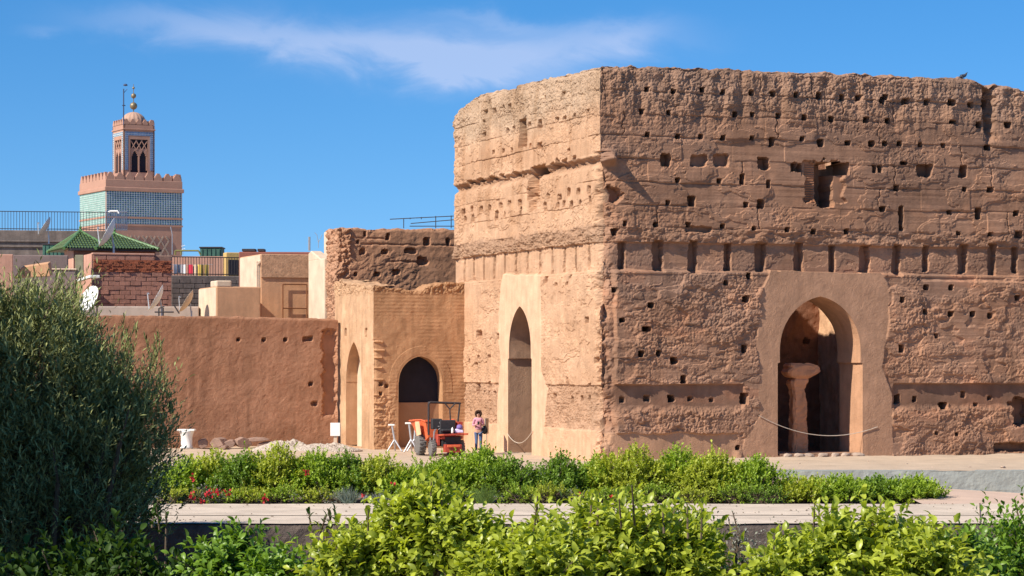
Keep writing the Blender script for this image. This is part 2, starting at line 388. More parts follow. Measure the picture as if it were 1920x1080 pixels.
def sheet(name, S, XY, NR, A, T, H, tint, arches, cap, material, parent, top_round=.2, cap_noise=.06, kind=None):
    """S (ns) path length, XY/NR plan position and outward normal per column, A (nz) rows,
    T (ns) height of the wall top, H (ns,nz) outward displacement; rows above T fold back over the top (thickness cap)"""
    ns, nz = len(S), len(A)
    Sg = np.repeat(S[:, None], nz, 1); Ag = np.repeat(A[None], ns, 0).copy(); Tg = T[:, None]
    over = np.clip((Ag-(Tg-top_round))/(2*top_round), 0, 1)*math.pi/2
    Z = np.where(Ag < Tg-top_round, Ag, Tg-top_round+top_round*np.sin(over))
    inn = np.where(Ag < Tg-top_round, 0, top_round*(1-np.cos(over))+np.maximum(0, Ag-(Tg+top_round)))
    inn = np.minimum(inn, cap)
    Hh = H*(Ag < Tg+.02)*np.cos(over)
    Z = Z + np.where(Ag > Tg, cap_noise*fbm(Sg*2.5, Ag*2.5, 31, 4), 0)
    kill = np.zeros((ns-1, nz-1), bool)
    S2, A2 = Sg.copy(), Ag.copy()
    for poly in arches:
        cs = (Sg[:-1, :-1]+Sg[1:, 1:])/2; ca = (Ag[:-1, :-1]+Ag[1:, 1:])/2
        k = in_poly(poly, cs, ca); kill |= k
        vk = np.zeros((ns, nz), bool); vo = np.zeros((ns, nz), bool)
        for i in (0, 1):
            for j in (0, 1): vk[i:ns-1+i, j:nz-1+j] |= k; vo[i:ns-1+i, j:nz-1+j] |= ~k
        b = vk & vo
        if b.any():
            _, bx, by = poly_dist(poly, Sg[b], Ag[b]); S2[b] = bx; A2[b] = by; Z[b] = by
    # plan position by interpolation along the path
    px = np.interp(S2, S, XY[:, 0]); py = np.interp(S2, S, XY[:, 1])
    nx = NR[:, 0][:, None]; ny = NR[:, 1][:, None]
    V = np.stack([px+nx*(Hh-inn), py+ny*(Hh-inn), Z], -1).reshape(-1, 3)
    i = (np.arange(ns-1)[:, None]*nz+np.arange(nz-1)[None]); keep = ~kill
    i = i[keep]; Q = np.stack([i, i+nz, i+nz+1, i+1], 1)
    # drop the flattened cells beyond the cap
    fl = (inn[:-1, :-1] >= cap-1e-6) & (Ag[:-1, :-1] > Tg[:-1]); Q = Q[~fl[keep]]
    used = np.zeros(len(V), bool); used[Q.ravel()] = True
    mp = np.cumsum(used)-1; V = V[used]; Q = mp[Q]
    tn = None if tint is None else tint.reshape(-1, 3)[used]
    o = np_mesh(name, V, Q, material, parent, False, True, tn)
    if kind: o['kind'] = kind
    return o
def path_cols(pts, ds, s0, blend=.3):
    """polyline plan -> columns; ds per segment; s0 = path length at pts[0]"""
    S = []; XY = []; NR = []; s = s0; segs = []
    for k in range(len(pts)-1):
        a = np.array(pts[k]); b = np.array(pts[k+1]); L = np.linalg.norm(b-a); d = (b-a)/L
        segs.append((s, s+L, a, d, np.array([d[1], -d[0]]))); s += L
    for k, (a0, a1, a, d, n) in enumerate(segs):
        m = max(2, int((a1-a0)/ds[k])); t = np.linspace(a0, a1, m+1)
        if k: t = t[1:]
        for q in t:
            nn = n.copy()
            if k+1 < len(segs) and a1-q < blend: w = .5*(1-(a1-q)/blend); nn = n*(1-w)+segs[k+1][4]*w
            if k and q-a0 < blend: w = .5*(1-(q-a0)/blend); nn = n*(1-w)+segs[k-1][4]*w
            nn = nn/np.linalg.norm(nn); S.append(q); XY.append(a+d*(q-a0)); NR.append(nn)
    return np.array(S), np.array(XY), np.array(NR)
def reveal(name, face, poly, depth, h0, material, parent, st=.08, amp=.012, tint=None):
    """inner faces of an opening: the outline pushed into the wall"""
    pts = []
    for (x1, z1), (x2, z2) in zip(poly[:-1], poly[1:]):
        m = max(1, int(math.hypot(x2-x1, z2-z1)/st))
        for k in range(m): pts.append((x1+(x2-x1)*k/m, z1+(z2-z1)*k/m))
    pts.append(poly[-1]); pts = np.array(pts); n = len(pts)
    D = lin(0, depth, st); m = len(D); xc = pts[:, 0].mean()
    I = np.repeat(np.arange(n)[:, None], m, 1); Dg = np.repeat(D[None], n, 0)
    j = amp*fbm(I*st*3, Dg*3, 17, 3)*(Dg > .01)
    s = pts[:, 0][:, None]+j*np.sign(xc-pts[:, 0])[:, None]; z = pts[:, 1][:, None]+0*s
    off = h0-Dg
    X = face.p[0]+face.d[0]*s+face.n[0]*off; Y = face.p[1]+face.d[1]*s+face.n[1]*off
    V = np.stack([X, Y, z], -1).reshape(-1, 3)
    i = (np.arange(n-1)[:, None]*m+np.arange(m-1)[None]).ravel(); Q = np.stack([i, i+1, i+m+1, i+m], 1)
    t = None if tint is None else np.tile(np.array(tint), (len(V), 1))
    return np_mesh(name, V, Q, material, parent, False, True, t)
def zp(lst, ox, oy, sc):
    """zoom-window measurements -> photo pixels"""
    return [(ox+a[0]*sc, oy+a[1]*sc) + tuple(v*sc for v in a[2:4]) + tuple(a[4:]) for a in lst]

Rd = np.array([.938, .346]); Rd /= np.linalg.norm(Rd); Dd = np.array([-Rd[1], Rd[0]])
C0 = np.array([3.18, 90.0])
FR = Face(C0, Rd); FL = Face(C0, -Dd)      # on FL the coordinate is negative going away
WL, WR, TH = 16.2, 18.3, 1.65

tower = thing('ruined_pavilion', 'huge roofless rammed earth ruin with rows of putlog holes and two pointed arches', 'ruin', (C0[0], C0[1], 0))
S, XY, NR = path_cols([C0+Dd*WL+Rd*3, C0+Dd*WL, C0, C0+Rd*WR, C0+Rd*WR+Dd*3], [.15, .045, .03, .12], -WL-3)
A = np.concatenate([np.arange(-.3, 14.6, .03), np.arange(14.6, 16.4, .06)])
ns, nzr = len(S), len(A)
Sg = np.repeat(S[:, None], nzr, 1); Ag = np.repeat(A[None], ns, 0)
isR = Sg >= 0; isL = ~isR
# ---- wall top
tR = [(1125, 125), (1200, 125), (1300, 128), (1400, 131), (1500, 135), (1600, 139), (1700, 143), (1780, 146), (1825, 149), (1845, 158), (1855, 166), (1862, 160), (1890, 160), (1912, 165), (1930, 172), (1940, 180)]
tL = [(853, 222), (857, 209), (878, 188), (908, 175), (954, 167), (973, 160), (1022, 148), (1068, 138), (1100, 130), (1124, 125)]
sR, zR = FR.sz([p[0] for p in tR], [p[1] for p in tR]); sL, zL = FL.sz([p[0] for p in tL], [p[1] for p in tL])
T = np.where(S >= 0, np.interp(S, sR, zR), np.interp(S, sL, zL))
T = T + .045*fbm(S*3, S*0, 11, 4) + .05*(.5-cell(S*4, S*0+.5, 15))
# ---- relief
n1 = fbm(Sg*.9, Ag*.9, 1, 5); n2 = fbm(Sg*4, Ag*4, 2, 4); n3 = fbm(Sg*.45, Ag*.45, 14, 3)
wx = .5*fbm(Sg*3, Ag*3, 23, 3); wy = .5*fbm(Sg*3+9, Ag*3, 27, 3)
lump = .30*(.5-cell(Sg*5+wx*2, Ag*7+wy*2, 5)) + .75*(.22-np.abs(fbm(Sg*3.5, Ag*5, 29, 4))); lump2 = .5*(.5-cell(Sg*11+wx*3, Ag*11+wy*3, 7)) + .7*(.25-np.abs(fbm(Sg*9, Ag*9, 35, 2))); grain = fbm(Sg*13, Ag*13, 3, 2)
patch0 = sstep(-.02, .25, fbm(Sg*.55, Ag*.8, 22, 5)+.15*(Ag > 12.2))
H = .022*n1 + .004*n2 + (.003+.017*patch0)*grain + .012*fbm(Sg*.35, Ag*9, 24, 3)*isR
flk = fbm(Sg*.8, Ag*1.5, 25, 5); H += .030*sstep(-.015, .015, flk) + .022*sstep(.17, .20, flk)
patch = patch0
H += patch*(.012*lump + .020*lump2)
# rammed lifts: each course leans its own way, ragged joint between
zj = np.array([7.95, 8.5, 9.32, 10.15, 11.0, 11.83, 12.63, 13.45]) 
zw = Ag + .06*fbm(Sg*.6, Ag*.3, 33, 5)
for k, z in enumerate(zj):
    if z < 8.4: continue
    H -= .04*np.where(isL, .3, 1)*np.exp(-((zw-z)/.035)**2)*(.05+.95*sstep(-.05, .35, fbm(Sg*.7, Ag*0+k*3.3, 41, 4)))
    inb = (zw > z) & (zw < (zj[k+1] if k+1 < len(zj) else 99))
    H += inb*(.035*(vnoise(np.floor(Sg/2.1+k*.37), Ag*0+k, 44)-.5) + .05*(.5-np.clip((zw-z)/.84, 0, 1))*.5)
# vertical shrinkage cracks, one line per course
for k, z in enumerate(zj[1:]):
    for q in range(-8, 9):
        sc_ = q*2.1 + (k % 3)*.7 + .25*vnoise(np.array([q*1.7+k]), np.array([k*3.1]), 45)[0]
        i0, i1 = np.searchsorted(S, [sc_-.2, sc_+.2]); j0, j1 = np.searchsorted(A, [z, z+.83])
        if i1 > i0 and vnoise(np.array([q*5.3+.5]), np.array([k*2.3+.5]), 46)[0] > .62:
            s_ = S[i0:i1, None]; a_ = A[None, j0:j1]
            H[i0:i1, j0:j1] -= .06*np.exp(-((s_-sc_-.10*fbm(a_*6+0*s_, s_*0+a_*0, 47, 2))/.02)**2)
# strongly weathered top metre and a half
er = sstep(12.3, 13.6, Ag + .5*n3 - .35*isL*0 + np.where(isL, .25, 0))
H += er*(.10*fbm(Sg*1.6, Ag*1.3, 51, 5) + .035*lump + .04*lump2 + .008*grain - .03)
H += isR*(Ag > 12.0)*.10*fbm(Sg*2.5, Ag*.7, 52, 4)*sstep(11.8, 12.8, Ag)
# band: rubble ledge over recessed panel of slots
rub = sstep(7.92, 7.99, zw + .08*n2)*(1-sstep(8.42, 8.55, zw + .10*n2))
H += rub*(.07*lump + .10*fbm(Sg*2, Ag*4, 53, 4) + .0)
pan = sstep(6.86, 6.93, Ag)*(1-sstep(7.9, 7.99, zw))
H += pan*(-.10*isR - .05*isL)
H = np.where(pan > .5, H*.55-.06, H)
rub2_m = sstep(7.92, 8.0, zw+.1*n2)*(1-sstep(8.5, 8.62, zw+.15*n2))*isL; rub2 = sstep(8.5, 8.1, zw)*(zw > 7.9)*isL; H += rub2*.10*(lump+lump2)
slR = [1168, 1236, 1301, 1366, 1428, 1499, 1562, 1623, 1683, 1738, 1807, 1862, 1905]
slL = [868, 886, 905, 924, 944, 964, 986, 1009, 1032, 1054, 1077, 1100]
for q, x in enumerate(slR):
    s_, _ = FR.sz(x, 470); h_ = .5 + .05*((q*7) % 3); carve(H, S, A, s_, 7.44 + (.08 if q > 8 else 0), .135 + .035*((q*5) % 3), h_, .42, .03, .35, .2, q)
for q, x in enumerate(slL):
    s_, _ = FL.sz(x, 480); carve(H, S, A, s_, 7.45, .085+.03*(q % 2), .50, .40, .04, .4, .3, q)
# left wall: the long eroded groove over which the upper part juts
g = np.exp(-((zw-10.86-.05*n2)/.16)**2)*isL
H -= g*(.20+.22*n2+.16*lump+.10*fbm(Sg*2.5, Ag*1.0, 57, 3))
H += isL*np.exp(-((zw-11.06)/.06)**2)*.05
# lower part of the right wall stands proud with a lit ragged ledge
zl = 6.93 + .05*fbm(Sg*1.5, Ag*0, 61, 3)
s15, _ = FR.sz(1152, 505); s19, _ = FR.sz(1716, 505)
low = (1-sstep(zl-.03, zl+.03, Ag))*isR*sstep(s15-.05, s15+.05, Sg + .1*n2)
low2 = np.where(Sg > s19, 1-sstep(6.62, 6.72, Ag+.05*n2), 1)
H += low*low2*.16
# rough scabby render on the lower right wall
sca = sstep(.04, .12, fbm(Sg*.6, Ag*1.2, 63, 5))*(1-sstep(6.6, 6.9, Ag))*isR
H += sca*(.022 + .022*lump2 + .010*lump + .005*n2 + .008*grain)
edge = fbm(Sg*1.1+3, Ag*1.5, 66, 4); H += isR*(Ag < 6.8)*.025*np.sign(edge)*sstep(0, .06, np.abs(edge))
# horizontal recessed band, rough undercoat below it, smooth plaster foot
s0, _ = FR.sz(1397, 745); s1, _ = FR.sz(1666, 745)
def zrow(py): return EYE-(py-HZ)/F*91.5
zt, zb = 2.76, 1.85
wob = .03*fbm(Sg*1.3, Ag*0, 71, 4)
side = np.where(Sg < 8, 1-sstep(s0-.12, s0, Sg+.25*np.abs(Ag-2.3)), sstep(s1, s1+.12, Sg-.25*np.abs(Ag-2.3)))*isR
band = sstep(zb-.12, zb+.15, Ag+.12*n2)*(1-sstep(zt-.02, zt+.02, Ag+wob))*side
H = np.where(band > 0, H*(1-band) + band*(.055 + .02*n1 + .006*n2), H)
scab = (Ag < zb+.1)*(Ag > .85)*side*sstep(-.25, .15, fbm(Sg*1.1, Ag*1.4, 73, 4))
H += scab*(.018*lump+.034*lump2+.008*n2)
foot = (1-sstep(.93, 1.0, Ag+.10*n1+.05*n2))*isR*(1-sstep(s0-.6, s0-.2, Sg))
H = np.where(foot > 0, H*(1-foot) + foot*(.12+.025*n1+.008*n2), H)
# left wall: scabby dado and plaster foot
zd = 2.72
dado = (1-sstep(zd-.03, zd+.03, Ag+wob))*sstep(1.0, 1.1, Ag)*isL
H -= dado*(.07 - .05*lump*1.2 - .04*lump2)
footL = (1-sstep(1.05, 1.12, Ag+.06*n2))*isL; H = np.where(footL > 0, H*(1-footL)+footL*(.02*n1+.01*n2+.03), H)
sc2 = sstep(.0, .12, fbm(Sg*.9, Ag*.5, 75, 5))*isL*(Ag < 6.8); H += sc2*(.03+.014*lump+.018*lump2)
# corner wear
cz = .10 + .10*fbm(Ag*1.2, Ag*0+3, 81, 4) + .42*np.exp(-((Ag-9.0)/1.5)**2) + .22*np.exp(-((Ag-1.9)/.9)**2) + .3*np.exp(-((Ag-6.3)/.5)**2)
cz = cz - .12*(Ag > 11.2)
H -= np.clip(cz*1.3+.20*n2*(Ag < 11)+.22*lump*(Ag < 11)+.05*n2, 0, 1)*np.exp(-(np.abs(Sg)/(.30+.16*n2))**2)
H += .62*np.exp(-((Sg-.34)/.24)**2-((Ag-10.95)/.20)**2)*(1+.5*n2) + .16*np.exp(-((Sg-.05)/.4)**2-((Ag-10.9)/.12)**2)
H -= .40*np.exp(-(np.abs(Sg-WR)/.35)**2)*sstep(.2, .7, vnoise(Ag*1.1, Ag*0, 83))*(Ag > 6.9)
# corner stripe on the far left of the left wall
H += .10*lump*(Sg < -WL+1.3)*(Ag > 8.3)
# ---- surrounds of smooth plaster round both arches
def soft_poly(poly, w, seed):
    ins = in_poly(poly, Sg, Ag); d, _, _ = poly_dist(poly, Sg, Ag, True); d = np.where(ins, d, -d)
    return sstep(-w, w, d + .10*fbm(Sg*1.6, Ag*1.6, seed, 4))
pR = [FR.sz(x, y) for x, y in [(1386, 868), (1392, 820), (1420, 780), (1420, 700), (1412, 640), (1424, 590), (1418, 560), (1432, 530), (1440, 502), (1640, 502), (1662, 530), (1664, 600), (1650, 690), (1668, 740), (1668, 868)]]
pL = [FL.sz(x, y) for x, y in [(932, 870), (934, 740), (940, 680), (935, 620), (940, 540), (944, 514), (1016, 514), (1017, 590), (1017, 690), (1028, 730), (1022, 790), (1014, 870)]]
sR_ = soft_poly(pR, .04, 91)*isR*(Ag < zl+.02); sL_ = soft_poly(pL, .04, 92)*isL
H = np.where(sR_ > 0, H*(1-sR_)+sR_*(.19+.018*n1+.006*n2+.004*grain), H)
H = np.where(sL_ > 0, H*(1-sL_)+sL_*(.04+.012*n1), H)
# ---- putlog holes and niches, measured on the photograph
HR = [(1213, 168), (1263, 172), (1318, 168), (1355, 172), (1409, 174), (1449, 176), (1491, 178), (1204, 209), (1252, 211), (1378, 214), (1411, 215), (1460, 217), (1506, 221),
 (1213, 252), (1271, 256), (1314, 256), (1355, 258), (1409, 259), (1447, 266, 9, 16), (1503, 260), (1247, 299, 16, 24), (1431, 307, 20, 22), (1489, 314, 13, 16), (1501, 314, 9, 16),
 (1270, 338), (1348, 339), (1391, 336, 8, 18), (1440, 345, 7, 13), (1251, 380), (1296, 378, 13, 17), (1399, 384, 9, 9), (1426, 382, 11, 15),
 (1171, 419, 6, 9), (1229, 421), (1291, 421), (1355, 424), (1413, 428), (1475, 431), (1152, 436, 14, 13), (1536, 179, 9, 12), (1580, 183, 8, 11), (1611, 184, 10, 10), (1654, 188, 9, 12), (1661, 182), (1700, 190, 12, 10),
 (1739, 192), (1784, 192, 14, 10), (1820, 196, 10, 10), (1852, 194, 14, 16), (1506, 220), (1558, 224, 9, 10), (1623, 226, 10, 10), (1663, 227), (1785, 229, 12, 6), (1836, 234, 10, 10), (1890, 235, 12, 10),
 (1538, 268, 10, 14), (1589, 268, 10, 8), (1633, 269, 10, 10), (1658, 269), (1686, 269), (1724, 271), (1768, 273), (1851, 277, 12, 9), (1638, 317, 7, 13), (1650, 317, 7, 13), (1733, 320, 26, 23),
 (1806, 320, 15, 22), (1694, 306, 12, 5), (1680, 353, 10, 10), (1808, 355, 7, 8), (1855, 356, 12, 10), (1654, 392, 10, 9), (1690, 409, 8, 44), (1781, 398, 8, 8), (1834, 400, 10, 20), (1906, 400, 10, 10),
 (1524, 434), (1586, 434), (1797, 437, 9, 8), (1856, 439, 8, 8), (1910, 439, 14, 12),
 (1402, 518, 11, 13), (1393, 561, 12, 11), (1356, 530, 7, 9), (1217, 573, 10, 8), (1152, 544), (1164, 600, 9, 8), (1209, 617, 16, 8), (1197, 664, 10, 11), (1230, 662), (1260, 677, 12, 12),
 (1278, 711, 10, 13), (1393, 654, 9, 13), (1257, 747, 12, 13), (1393, 747, 11, 18), (1134, 789, 13, 15), (1380, 839, 7, 8), (1733, 539), (1780, 539), (1686, 562, 8, 9), (1730, 585, 7, 8),
 (1779, 589), (1820, 589), (1853, 592), (1686, 653, 9, 13), (1680, 748, 10, 15), (1714, 748, 8, 10), (1766, 762, 14, 13), (1752, 812, 5, 5), (1790, 814, 5, 5), (1904, 559, 9, 9), (1752, 630, 7, 9)]
for q, h in enumerate(HR):
    w, hh = (h[2], h[3]) if len(h) > 2 else (8, 8.5)
    carve(H, S, A, *FR.rect(h[0], h[1], w*1.05, hh*1.05), .45, .025, .45, .35, q)
for q, h in enumerate([(1310, 302, 30, 20, .14), (1353, 301, 28, 24, .2), (1211, 747, 12, 12, .16), (1166, 750, 9, 10, .12), (1293, 748, 8, 8, .12), (1333, 750, 7, 7, .12), (1144, 366, 46, 30, .38),
                       (1804, 739, 8, 12, .12), (1855, 746, 8, 8, .12), (1828, 759, 8, 7, .12), (1892, 757, 9, 7, .1), (1912, 772, 34, 54, .42), (1890, 838, 60, 16, .2), (1310, 430, 50, 12, .12)]):
    carve(H, S, A, *FR.rect(*h[:4]), h[4]+.05, .05, .5, .5, q+3)
HL = zp([(185, 265), (230, 255, 16, 26), (280, 243, 12, 26), (310, 235, 12, 20), (478, 190), (565, 175, 14, 20), (632, 285, 12, 22), (695, 260), (540, 300, 14, 20), (575, 303, 12, 30), (452, 325, 20, 40), (405, 323), (325, 350, 14, 30),
         (295, 358, 8, 26), (180, 375, 16, 22), (180, 318, 10, 26), (460, 428, 20, 26), (320, 452), (408, 430, 10, 20), (232, 462, 10, 16), (275, 455, 12, 18),
         (80, 755, 14, 26), (120, 745, 10, 26), (168, 742, 14, 26), (210, 735, 12, 24), (258, 725, 14, 26), (303, 715, 14, 26), (355, 712, 16, 30), (500, 680, 12, 26), (552, 683, 18, 28), (600, 660, 18, 34), (650, 655, 16, 30), (700, 645, 14, 34), (450, 690, 10, 30),
         (88, 790, 9, 26), (125, 790, 9, 34), (245, 775, 12, 44), (287, 770, 8, 24), (365, 757, 10, 44), (487, 733, 12, 44), (545, 722, 10, 30), (575, 718, 14, 30), (617, 725, 12, 44), (660, 712, 9, 26), (703, 693, 9, 30),
         (110, 610, 26, 16), (160, 600, 26, 16), (215, 590, 26, 18), (265, 580, 24, 18), (330, 572, 26, 24), (520, 530, 20, 34), (545, 520, 16, 50), (578, 520, 22, 46), (628, 515, 16, 60), (600, 450, 12, 10)], 840, 110, .3796)
HL += zp([(63, 557, 11, 24), (112, 535, 10, 24), (147, 553, 11, 24), (160, 512, 8, 14), (257, 408, 10, 30), (210, 510, 8, 16), (145, 672, 14, 60), (178, 693, 9, 18), (205, 695, 9, 18), (235, 695, 9, 18), (213, 655, 14, 30),
          (610, 640, 12, 46), (627, 730, 14, 34), (675, 720, 9, 22), (715, 720, 9, 22), (720, 655, 12, 18), (540, 710, 11, 24), (748, 527, 9, 28), (605, 140, 10, 14), (550, 145, 8, 12), (497, 120, 14, 36), (622, 105, 9, 16), (165, 400, 22, 44), (705, 325, 18, 30)], 840, 480, .3704)
for q, h in enumerate(HL):
    w, hh = (h[2], h[3]) if len(h) > 2 else (5, 7)
    r = FL.rect(h[0], h[1], max(w, 3.4)*1.1, hh*1.0); dp = .42 if (h[1] < 420) else .32
    carve(H, S, A, r[0], r[1], r[2], r[3], dp, .05, .5, .5, q)
carve(H, S, A, *FL.rect(981, 249, 13, 52), .60, .03, .1, .15, 4)
carve(H, S, A, *FL.rect(1010, 319, 30, 17), .9, .04, .3, .2, 5)
carve(H, S, A, *FL.rect(1001, 345, 22, 50), .42, .10, .6, .5, 6)
carve(H, S, A, *FL.rect(1001, 380, 15, 30), .36, .08, .6, .5, 7)
# the square window with its worn brick cheek
carve(H, S, A, *FR.rect(1546, 340, 76, 74), .15, .05, .35, .2, 8)
a_ = FR.rect(1561, 316, 60, 22); carve(H, S, A, *a_, 1.2, .03, .12, .1, 9)
a_ = FR.rect(1547, 348, 33, 80); carve(H, S, A, *a_, 1.2, .03, .15, .1, 10)
# crevice by the right end of the top
H -= .50*np.exp(-((Sg-FR.sz(1857, 205)[0]-.25*n2-.2*n1)/.24)**2)*sstep(11.4, 13.0, Ag)
carve(H, S, A, *FR.rect(1853, 190, 13, 60), .4, .16, .6, .5, 11)
# ---- openings
xl, zs_ = FR.sz(1458, 681); xr, _ = FR.sz(1609, 681); _, za = FR.sz(1538, 556); archR = arch_poly(float(xl), float(xr), float(zs_)+.50, float(za), .12, .09, zi=float(zs_))
xl, zs_ = FL.sz(956, 673); xr, _ = FL.sz(997, 673); _, za = FL.sz(976, 574); archL = arch_poly(float(xl), float(xr), float(zs_)+.40, float(za), -.05, .10, zi=float(zs_))
for poly, h0 in ((archR, .19), (archL, .04)):
    d, _, _ = poly_dist(poly, Sg, Ag); m = 1-sstep(.03, .22, d); H = H*(1-m)+h0*m
H = np.clip(H, -1.3, .6)
# ---- tints: paler on the left wall, darker and redder on the right
tint = np.ones((ns, nzr, 3))
tint[isL] = (1.30, 1.27, 1.20); tint[isR] = (.85, .755, .73)
v = (fbm(Sg*.35, Ag*1.1, 95, 4))[..., None]; tint *= 1 + v*np.array([.16, .20, .24])
blo = sstep(.02, .14, fbm(Sg*.5+4, Ag*.8, 96, 5)); tint *= 1 - (blo*isR)[..., None]*np.array([.16, .13, .09])
blo2 = sstep(.05, .12, fbm(Sg*.9+4, Ag*1.3, 94, 5)); tint *= 1 + (blo2*isR*(Ag < 11))[..., None]*np.array([.12, .09, .06])
run = sstep(.12, .35, fbm(Sg*3.0, Ag*.3, 93, 4)); tint *= 1 - (run*isR)[..., None]*.10
rn = (patch*.5+sca*.5+er*.6)[..., None]*isR[..., None]; tint *= 1 - rn*np.array([.02, .02, .02])
gs = er[..., None]; tint *= 1 + gs*np.array([-.02, .05, .10]) - gs*isL[..., None]*np.array([.17, .14, .12])
gg = np.clip(g*1.2+rub2_m, 0, 1)[..., None]; tint *= 1 - gg*np.array([.22, .22, .2])
stn = sstep(.1, .5, fbm(Sg*2.2, Ag*.25, 97, 4))*isL*(Ag > 9); tint *= 1 - stn[..., None]*np.array([.16, .2, .24])
tint *= 1 - (dado*.18 + band*.24)[..., None]*np.array([1, 1, .9])
tint *= 1 - (rub*.10)[..., None]
for c in range(3):
    tint[..., c] = tint[..., c]*(1-sR_) + (1.10, 1.00, .95)[c]*sR_*(1+.08*n1); tint[..., c] = tint[..., c]*(1-sL_) + (1.66, 1.70, 1.68)[c]*sL_
    tint[..., c] = tint[..., c]*(1-footL*(1-sL_)) + (1.52, 1.48, 1.42)[c]*footL*(1-sL_); tint[..., c] = tint[..., c]*(1-foot*(1-sR_)) + (1.12, 1.04, .98)[c]*foot*(1-sR_)
red = sstep(.15, .3, fbm(Sg*.6+7, Ag*1.2, 98, 3))*isR*(Ag < 6.9)*(1-sR_)*(1-sca); tint *= 1 + red[..., None]*np.array([.12, .04, .0])
brick_cheek = np.zeros_like(Ag)
r = FR.rect(1520, 343, 18, 74); brick_cheek = ((np.abs(Sg-r[0]) < r[2]) & (np.abs(Ag-r[1]) < r[3])).astype(float)
H += brick_cheek*.015*np.sign(np.sin(Ag*2*math.pi/.09)); tint *= 1 - brick_cheek[..., None]*np.array([.0, .12, .2])
ha, hz0 = FR.sz(1533, 318); hb, hz1 = FR.sz(1549, 306)
gap = lambda d: [(float(ha)+d*.516, float(hz0)+.08*d), (float(hb)+d*.516, float(hz0)+.08*d+.04), (float(hb)+d*.516-.05, float(hz1)+.08*d), (float(ha)+d*.516+.03, float(hz1)+.08*d-.03)]
sheet('wall', S, XY, NR, A, T, H, tint, [archR, archL, gap(1.2)], TH, M_EARTH, tower, cap_noise=.10)
reveal('arch_reveal', FR, archR, TH+.19, .19, M_EARTH, tower, tint=(1.22, 1.10, 1.02))
reveal('arch_reveal', FL, archL, TH+.04, .04, M_EARTH, tower, tint=(1.0, 1.0, 1.0))

# inner faces, cross walls and far walls of the ruin
def flat_wall(name, p0, p1, ztop, parent, thick=.0, arches=(), ds=.12, amp=.06, m=None, tb=None, z0=-.2, tn=None, trnd=.1, top_amp=.12, Hf=None, cap=None, blend=.3, kind=None, holes=0, seed=0):
    S, XY, NR = path_cols([np.array(p0), np.array(p1)], [ds], 0)
    A = np.arange(z0, max(np.max(ztop), 0)+1.0+(cap or thick), ds); Sg = np.repeat(S[:, None], len(A), 1); Ag = np.repeat(A[None], len(S), 0)
    T = (np.interp(S, np.linspace(0, S[-1], len(ztop)), ztop) if np.ndim(ztop) else np.full(len(S), float(ztop))) + top_amp*fbm(S*1.3, S*0, 11+seed, 4)
    H = amp*(fbm(Sg*.9, Ag*.9, 1+seed, 5)+.4*fbm(Sg*4, Ag*4, 2+seed, 3))
    t = np.ones(Sg.shape+(3,))*(np.array(tn) if tn is not None else 1.0)
    if Hf: H, t = Hf(S, A, Sg, Ag, H, t)
    return sheet(name, S, XY, NR, A, T, H, t, list(arches), cap or thick or .01, m or M_EARTH, parent, trnd, .05, kind=kind)
ci = C0+Rd*TH+Dd*TH
# inner skin of the front and left walls (outline of the openings cut too)
def holes_in(seed, dens=.85):
    def f(S, A, Sg, Ag, H, t):
        k = 0
        for z in np.arange(1.8, 13.5, 1.3):
            for s in np.arange(.7, S[-1], 1.5):
                k += 1
                if (k*37) % 10 < 7: carve(H, S, A, s+((k*13) % 7)*.08, z, .10, .11, .35, .04, .3, .3, k)
        return H, t
    return f
fi0 = C0+Dd*TH
flat_wall('inner_face', fi0+Rd*(WR-TH), fi0+Rd*TH, 13.9, tower, arches=[[(WR-TH-(x), z) for x, z in archR][::-1], [(WR-TH-x, z) for x, z in [(gap(1.65)[0][0]-.2, gap(1.65)[0][1]-.2), (gap(1.65)[1][0]+.25, gap(1.65)[1][1]-.2), (gap(1.65)[2][0]+.25, gap(1.65)[2][1]+.3), (gap(1.65)[3][0]-.2, gap(1.65)[3][1]+.3)]][::-1]], tn=(.95, .88, .84))
li0 = C0+Rd*TH
flat_wall('inner_face', li0+Dd*TH, li0+Dd*(WL-TH), 13.6, tower, arches=[[(-TH-x, z) for x, z in archL][::-1]], tn=(.95, .88, .84))
# far and right walls of the enclosure
flat_wall('far_wall', C0+Dd*(WL-TH)+Rd*TH, C0+Dd*(WL-TH)+Rd*(WR), 12.6, tower, thick=TH, tn=(.95, .86, .82), Hf=holes_in(3), ds=.1)
flat_wall('side_wall', C0+Dd*(WL-TH)+Rd*(WR-TH), C0+Dd*TH+Rd*(WR-TH), 13.0, tower, thick=TH, tn=(1.1, 1.05, 1.0), Hf=holes_in(5), ds=.1)
# cross walls seen through the arch
cw = C0+Dd*6.8
flat_wall('cross_wall', cw+Rd*TH, cw+Rd*12.9, [9.5, 9.0, 8.0, 7.4], tower, thick=.9, tn=(.66, .52, .50), Hf=holes_in(7), ds=.08, amp=.1)  # dark tint puts the interior shade into the colour
flat_wall('cross_wall', C0+Rd*12.3+Dd*6.8, C0+Rd*12.3+Dd*TH, [7.4, 7.2, 7.0], tower, thick=.8, tn=(1.45, 1.4, 1.3), Hf=holes_in(9), ds=.08, amp=.1)  # pale tint puts the sunlit patch into the colour
# lower wall running on beyond the right edge of the picture
e0 = C0+Rd*(WR-.1)+(-Dd)*-.02
flat_wall('wall_continuation', e0, e0+Rd*9, [6.9, 6.8, 6.7], tower, thick=1.5, tn=(.98, .88, .84), Hf=holes_in(11), ds=.06, amp=.1)

